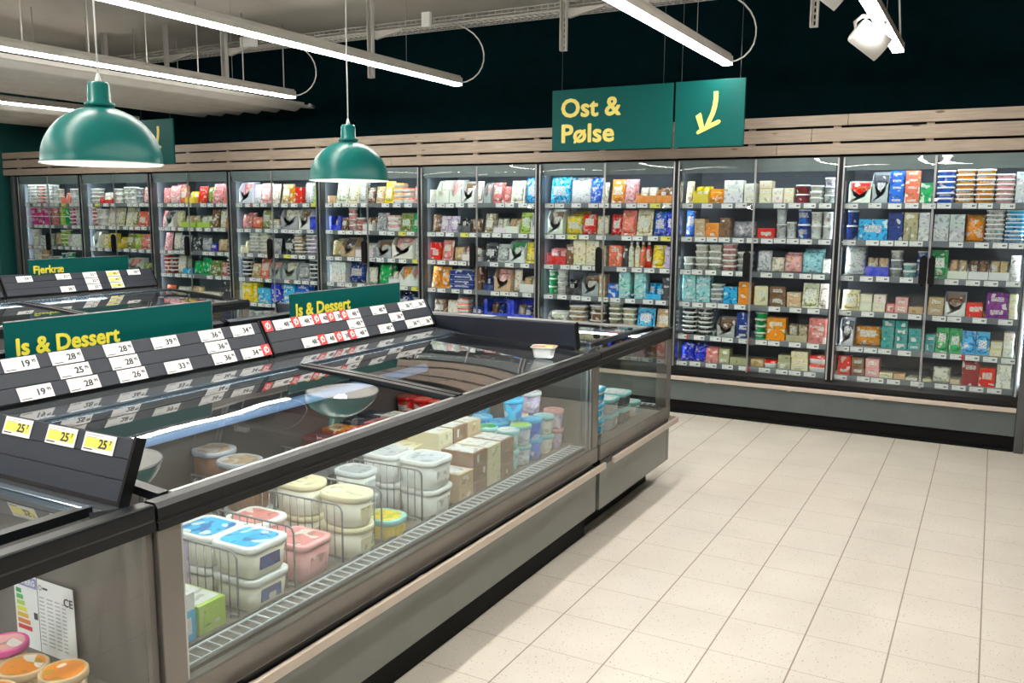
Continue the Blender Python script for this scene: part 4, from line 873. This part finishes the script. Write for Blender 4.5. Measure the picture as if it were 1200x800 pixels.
def tub2(kind, x, y, z, w_, d_, h_, body, lid, label, r_=.03, print_lid=True, side=None, rz=0, name='ice_cream_tub', lidh=.018, cat='tub', grp='ice cream tubs in the near freezer'):
    bm = B(); loft(bm, [(0, w_*.82, d_*.82, r_*.9, 0), (.006, w_*.86, d_*.86, r_*.9, 0), (h_-lidh, w_*.94, d_*.94, r_, 0)], 6); t = obj(name, bm, P_plain, None, (x, y, z), rz); t.color = (*COL[body], 1)
    bm = B(); loft(bm, [(h_-lidh-.004, w_*.98, d_*.98, r_*1.05, 0), (h_-lidh+.004, w_, d_, r_*1.05, 0), (h_-.004, w_, d_, r_*1.05, 0), (h_-.001, w_*.95, d_*.95, r_, 0), (h_-.003, w_*.90, d_*.90, r_, 0)], 6)
    l = obj('lid', bm, P_plain, t); l.color = (*COL[lid], 1)
    if print_lid:
        bm = B(); loft(bm, [(h_-.0028, w_*.78, d_*.78, r_*.8, 0), (h_-.0018, w_*.78, d_*.78, r_*.8, 0)], 6); q = obj('lid_label', bm, P_lid, t); q.color = (*COL[print_lid if isinstance(print_lid, str) else body], 1)
    if h_ > .05 and body not in ('silver',):
        bm = B(); bx(bm, w_*.44, w_*.462, -d_*.24, d_*.24, h_*.24, h_*.62); q = obj('side_label', bm, P_box, t); q.color = (*COL['navy' if print_lid == 'sky' else lid if body in ('white', 'ivory') else body], 1)
    return tag(t, label, cat, grp)
G_T = 'ice cream tubs in the near freezer'
def stack(n, x, y, w_, d_, h_, body, lid, what, where, **k):
    for i in range(n):
        tub2(0, x+.002*(i % 2), y-.003*(i % 2), ZF+i*(h_+.0005), w_, d_, h_, body, lid, '%s %s%s' % (what, ('topmost of its stack ' if i == n-1 else 'lowest of its stack ' if i == 0 else 'middle of its stack ') if n > 1 else '', where), **k)
TW = .13
def fbox(x, y, w_, d_, h_, col, label, z=ZF, rz=0, topc=None):
    bm = B(); bx(bm, -w_/2, w_/2, -d_/2, d_/2, 0, h_, 0, .002); o = obj('ice_cream_carton', bm, P_plain, None, (x, y, z), rz); o.color = (*COL[col], 1)
    if not topc: topc = col
    bm = B(); bx(bm, w_/2-.0005, w_/2+.0008, -d_*.34, d_*.34, h_*.25, h_*.8); q = obj('side_label', bm, P_box, o); q.color = (*COL[col], 1)
    if topc:
        bm = B(); bx(bm, -w_*.42, w_*.42, -d_*.42, d_*.42, h_, h_+.001); q = obj('top_label', bm, P_box, o); q.color = (*COL[topc], 1)
    return tag(o, label, 'carton', 'cartons in the near ice cream freezer')
fbox(-1.905, 1.60, .17, .095, .085, 'lime', 'flat green and white carton lying beside the nearest wire divider', topc='white')
fbox(-1.905, 1.495, .17, .095, .085, 'sky', 'blue and white carton at the near left corner of the freezer', topc='white')
fbox(-1.905, 1.495, .17, .095, .05, 'white', 'white carton on top of the blue one, near left corner', z=ZF+.086)
fbox(-2.12, 1.52, .16, .10, .22, 'white', 'tall white carton with violet mark behind the blue carton', topc='purple')
fbox(-2.12, 1.63+.11, .15, .09, .19, 'lilac', 'pale violet carton behind the first wire divider')
for xx, nm in ((-1.87, 'front'), (-2.045, 'rear')):
    stack(2, xx, 1.795, .175, .165, .10, 'ivory', 'white', 'white tub with blue lid label,', 'in the %s stack' % nm, print_lid='sky')
stack(1, -1.88, 2.015, .17, .15, .125, 'pink', 'pink', 'pink tub with see-through lid', 'between two wire dividers', print_lid='rose')
stack(1, -2.07, 2.015, .17, .15, .16, 'rose', 'white', 'rose tub', 'behind the pink tub', print_lid='rose')
stack(2, -1.865, 2.235, .19, .135, .108, 'ivory', 'cream', 'oval cream tub,', 'nearest the glass', r_=.062, print_lid='cream', side=P_plain)
stack(2, -2.07, 2.235, .19, .135, .112, 'ivory', 'cream', 'oval cream tub,', 'behind the other cream tubs', r_=.062, print_lid='cream', side=P_plain)
stack(1, -1.85, 2.425, .15, .13, .075, 'yellow', 'aqua', 'low yellow and blue tub', 'between the cream and white tubs', r_=.05)
for xx, nm, n in ((-1.86, 'front', 2), (-2.04, 'rear', 2)):
    stack(n, xx, 2.70, .175, .17, .112, 'white', 'white', 'white ice cream tub,', '%s stack of white tubs' % nm, print_lid='silver', side=P_plain, r_=.045)
stack(2, -2.04, 2.50-.0, .15, .12, .10, 'white', 'silver', 'small white tub,', 'left of the white tubs', print_lid='grey', r_=.04)
for (x, y, nm) in ((-2.60, 2.33, 'left'), (-2.40, 2.27, 'middle'), (-2.24, 2.15, 'right')):
    tub2(0, x, y-.0, ZF, .16, .15, .12, 'brown', 'silver', 'lower chocolate-topped dessert tub, %s pair under the lid' % nm, r_=.06, print_lid='tan')
    tub2(0, x, y-.0, ZF+.121, .16, .15, .12, 'brown', 'silver', 'upper chocolate-topped dessert tub, %s pair under the lid' % nm, r_=.06, print_lid='tan')
tub2(0, -2.33, 2.60, ZF, .22, .16, .20, 'charcoal', 'white', 'large oval tub with white lid half seen behind the top rail', r_=.08, print_lid='white')
tub2(0, -2.30, 2.80, ZF, .22, .12, .19, 'black', 'black', 'black oval tub behind the white-lidded tub', r_=.06, print_lid='charcoal')
cc = ['tan', 'orange', 'coral', 'pink', 'brown', 'red', 'rose', 'ivory', 'maroon', 'orange', 'charcoal', 'charcoal']
i = 0
for a, x in enumerate((-2.30, -2.46, -2.62)):
    for b, y in enumerate((2.96, 3.09, 3.22, 3.35)):
        fbox(x, y, .145, .115, .17-.01*a+.008*b, cc[i], '%s dessert carton, %s from camera in the %s row under the middle lid bar' % (cc[i], ORD[b], ('front', 'middle', 'rear')[a])); i += 1
fbox(-2.12, 2.90, .17, .12, .19, 'cream', 'plain cream carton standing behind the white tubs', rz=.1)
for a, (x, n) in enumerate(((-1.87, 3), (-2.04, 4))):
    for b, y in enumerate((2.885, 2.995, 3.11, 3.225)):
        col = ['tan', 'brown', 'cream', 'brown'][(a+b) % 4]
        if a == 1 and b == 0: continue
        for k in range(n if b else 2): fbox(x, y, .16, .108, .060, col, '%s dessert box%s, %s column along the glass, %s row' % (col, (' topmost', ' lowest', ' second', ' third')[0 if k == n-1 else 1 if k == 0 else k+1], ORD[b], ('front', 'rear')[a]), z=ZF+k*.0605, topc='white')
def cup(x, y, z, w_, h_, body, lid, label, tilt=0, top='white'):
    bm = B(); loft(bm, [(0, w_*.74, w_*.74, w_, 0), (.005, w_*.77, w_*.77, w_, 0), (h_-.012, w_*.93, w_*.93, w_, 0)], 7); t = obj('ice_cream_cup', bm, P_tub, None, (x, y, z)); t.color = (*COL[body], 1); t.rotation_euler.x = tilt
    bm = B(); loft(bm, [(h_-.018, w_*.99, w_*.99, w_, 0), (h_-.012, w_, w_, w_, 0), (h_-.003, w_, w_, w_, 0), (h_, w_*.95, w_*.95, w_, 0), (h_-.002, w_*.90, w_*.90, w_, 0)], 7); l = obj('lid', bm, P_plain, t); l.color = (*COL[lid], 1)
    bm = B(); loft(bm, [(h_-.0018, w_*.84, w_*.84, w_, 0), (h_-.0010, w_*.84, w_*.84, w_, 0)], 7); q = obj('lid_label', bm, P_lid, t); q.color = (*COL[top], 1)
    return tag(t, label, 'cup', 'round ice cream cups in the near freezers')
Wc = .102
for k in range(2):
    s = ('lower', 'upper')[k]; z = ZF+k*.094
    cup(-1.86, 3.355, z, Wc, .093, 'aqua', 'aqua', '%s pale blue-lidded cup nearest the glass beside the dessert boxes' % s)
    cup(-1.975, 3.36, z, Wc, .093, 'white', 'aqua', '%s speckled cup with mint lid, second from the glass' % s, top='green')
    cup(-2.09, 3.365, z, Wc, .093, 'ivory', 'white', '%s pale cup with floral lid, third from the glass' % s, top='lime')
    cup(-1.855, 3.465, z, Wc, .093, 'silver', 'aqua', '%s cup with mint lid just left of the bright blue cups' % s, top='lime')
    cup(-1.855, 3.575, z, Wc, .10, 'blue', 'sky', '%s bright blue cup nearest the glass' % s, top='sky')
    cup(-1.975, 3.485, z, Wc, .093, 'blue', 'sky', '%s bright blue cup in the second row' % s, top='sky')
    cup(-2.095, 3.52, z, Wc, .093, 'blue', 'sky', '%s bright blue cup in the third row' % s, top='sky')
    cup(-1.85, 3.69, z, Wc, .093, 'ivory', 'aqua', '%s mint-lidded cup right of the blue cups' % s, top='aqua')
    cup(-1.97, 3.65, z, Wc, .093, 'lilac', 'cream', '%s lilac cup behind the mint-lidded cup' % s, top='pink')
    cup(-1.85, 3.80, z, Wc, .10, 'lilac', 'pink', '%s lilac cup at the far right end of the long tank' % s, top='pink')
cup(-1.915, 3.50, ZF+.196, Wc, .10, 'sky', 'sky', 'bright blue cup standing on top of the blue cups', top='sky')
cup(-1.93, 3.71, ZF+.19, Wc, .10, 'lilac', 'white', 'lilac cup standing on top, right of the blue cups', top='lilac')
for i, (x, y) in enumerate(((-2.62, 3.63), (-2.51, 3.62), (-2.40, 3.60), (-2.29, 3.58), (-2.60, 3.75), (-2.48, 3.74), (-2.36, 3.73))):
    for k in range(2):
        cup(x, y, ZF+k*.105, Wc, .104, 'red', 'red', '%s red cup, %s in its row under the far lid' % (('lower', 'upper')[k], ORD[i if i < 4 else i-4]+(' of the front' if i < 4 else ' of the rear')), top='coral')
cup(-2.22, 3.72, ZF, Wc, .104, 'sky', 'sky', 'lower blue cup beside the red cups', top='sky'); cup(-2.22, 3.72, ZF+.105, Wc, .104, 'sky', 'sky', 'upper blue cup beside the red cups', top='sky')
# far head freezer
for i, (x, y, n, b, l, w_) in enumerate(((-1.80, 4.12, 3, 'ivory', 'sky', .15), (-1.80, 4.30, 2, 'grey', 'aqua', .16), (-1.80, 4.48, 2, 'charcoal', 'aqua', .16), (-1.79, 4.66, 1, 'ivory', 'aqua', .13), (-1.98, 4.14, 2, 'silver', 'white', .15), (-1.98, 4.33, 2, 'grey', 'aqua', .15), (-1.98, 4.52, 2, 'ivory', 'silver', .15), (-2.16, 4.3, 2, 'ivory', 'white', .15))):
    for k in range(n): tub2(0, x, y, ZF+k*.086, w_, w_*.95, .085, b, l, '%s tub with %s lid, %s, %s, far head freezer' % (b, l, ('lowest', 'second', 'third')[k], ('nearest stack by the glass', 'second stack by the glass', 'third stack by the glass', 'last stack by the glass', 'nearest inner stack', 'middle inner stack', 'last inner stack', 'innermost stack')[i]), print_lid='white', r_=.035, grp='tubs in the far head freezer')
# near head freezer
for i, (x, y, c, l) in enumerate(((-1.86, 1.09, 'tan', 'orange'), (-1.76, 1.13-.01, 'tan', 'orange'), (-1.93, 1.00, 'tan', 'tan'), (-1.81, .985, 'tan', 'orange'), (-2.0, 1.13, 'magenta', 'pink'), (-1.93+.0, 1.19+.0, 'tan', 'cream'), (-1.80, .88, 'tan', 'orange'), (-1.92, .89, 'tan', 'tan'))):
    if i == 5: continue
    where = ('behind the nearest orange cup', 'farthest right beside the side glass', 'left of the bitten-off corner cup', 'cut by the lower edge of the photo', 'with pink lid below the energy label', '', 'hidden lowest at the left corner', 'inner one at the left corner')[i]
    cup(x, y, ZF+.0, .108 if i != 1 else .104, .13, 'tan', c if c != 'tan' else 'tan', 'brown round cup %s, lower' % where, top=l)
# the tub left on the lid
bm = B(); loft(bm, [(0, .085, .065, .014, 0), (.012, .088, .068, .015, 0), (.048, .104, .084, .018, 0)], 6); t = obj('white_snack_tub', bm, M_duct, None, (-1.80, 3.585, .9675), .25)
bm = B(); loft(bm, [(.046, .116, .095, .02, 0), (.050, .118, .097, .02, 0), (.052, .116, .095, .02, 0)], 6); q = obj('rim', bm, M_duct, t)
bm = B(); loft(bm, [(.052, .106, .085, .018, 0), (.0535, .106, .085, .018, 0)], 6); q = obj('film_label', bm, P_lid, t); q.color = (.45, .22, .12, 1)
bm = B(); bx(bm, .012, .045, -.03, .0, .0535, .0545); obj('yellow_sticker', bm, M_ytag, t)
tag(t, 'white tub with brown and yellow top left standing on the freezer lid', 'tub')
# poultry in the far island, pale bags seen through its lids
for i in range(9):
    for j in range(2):
        x = XC2+.45+.3*j; y = 3.7+.14*i
        if y > 4.8: continue
        o = obj('poultry_pack', pmesh('m', .24, .07, .13), None, None, (x, y, ZF+.30 if False else ZF)); o.color = (*COL[['ivory', 'pink', 'tan'][(i+j) % 3]], 1)
        tag(o, 'pale poultry pack, %s from camera, %s row in the far island' % (ORD[i], ('inner', 'outer')[j]), 'packet', 'poultry packs in the far island')
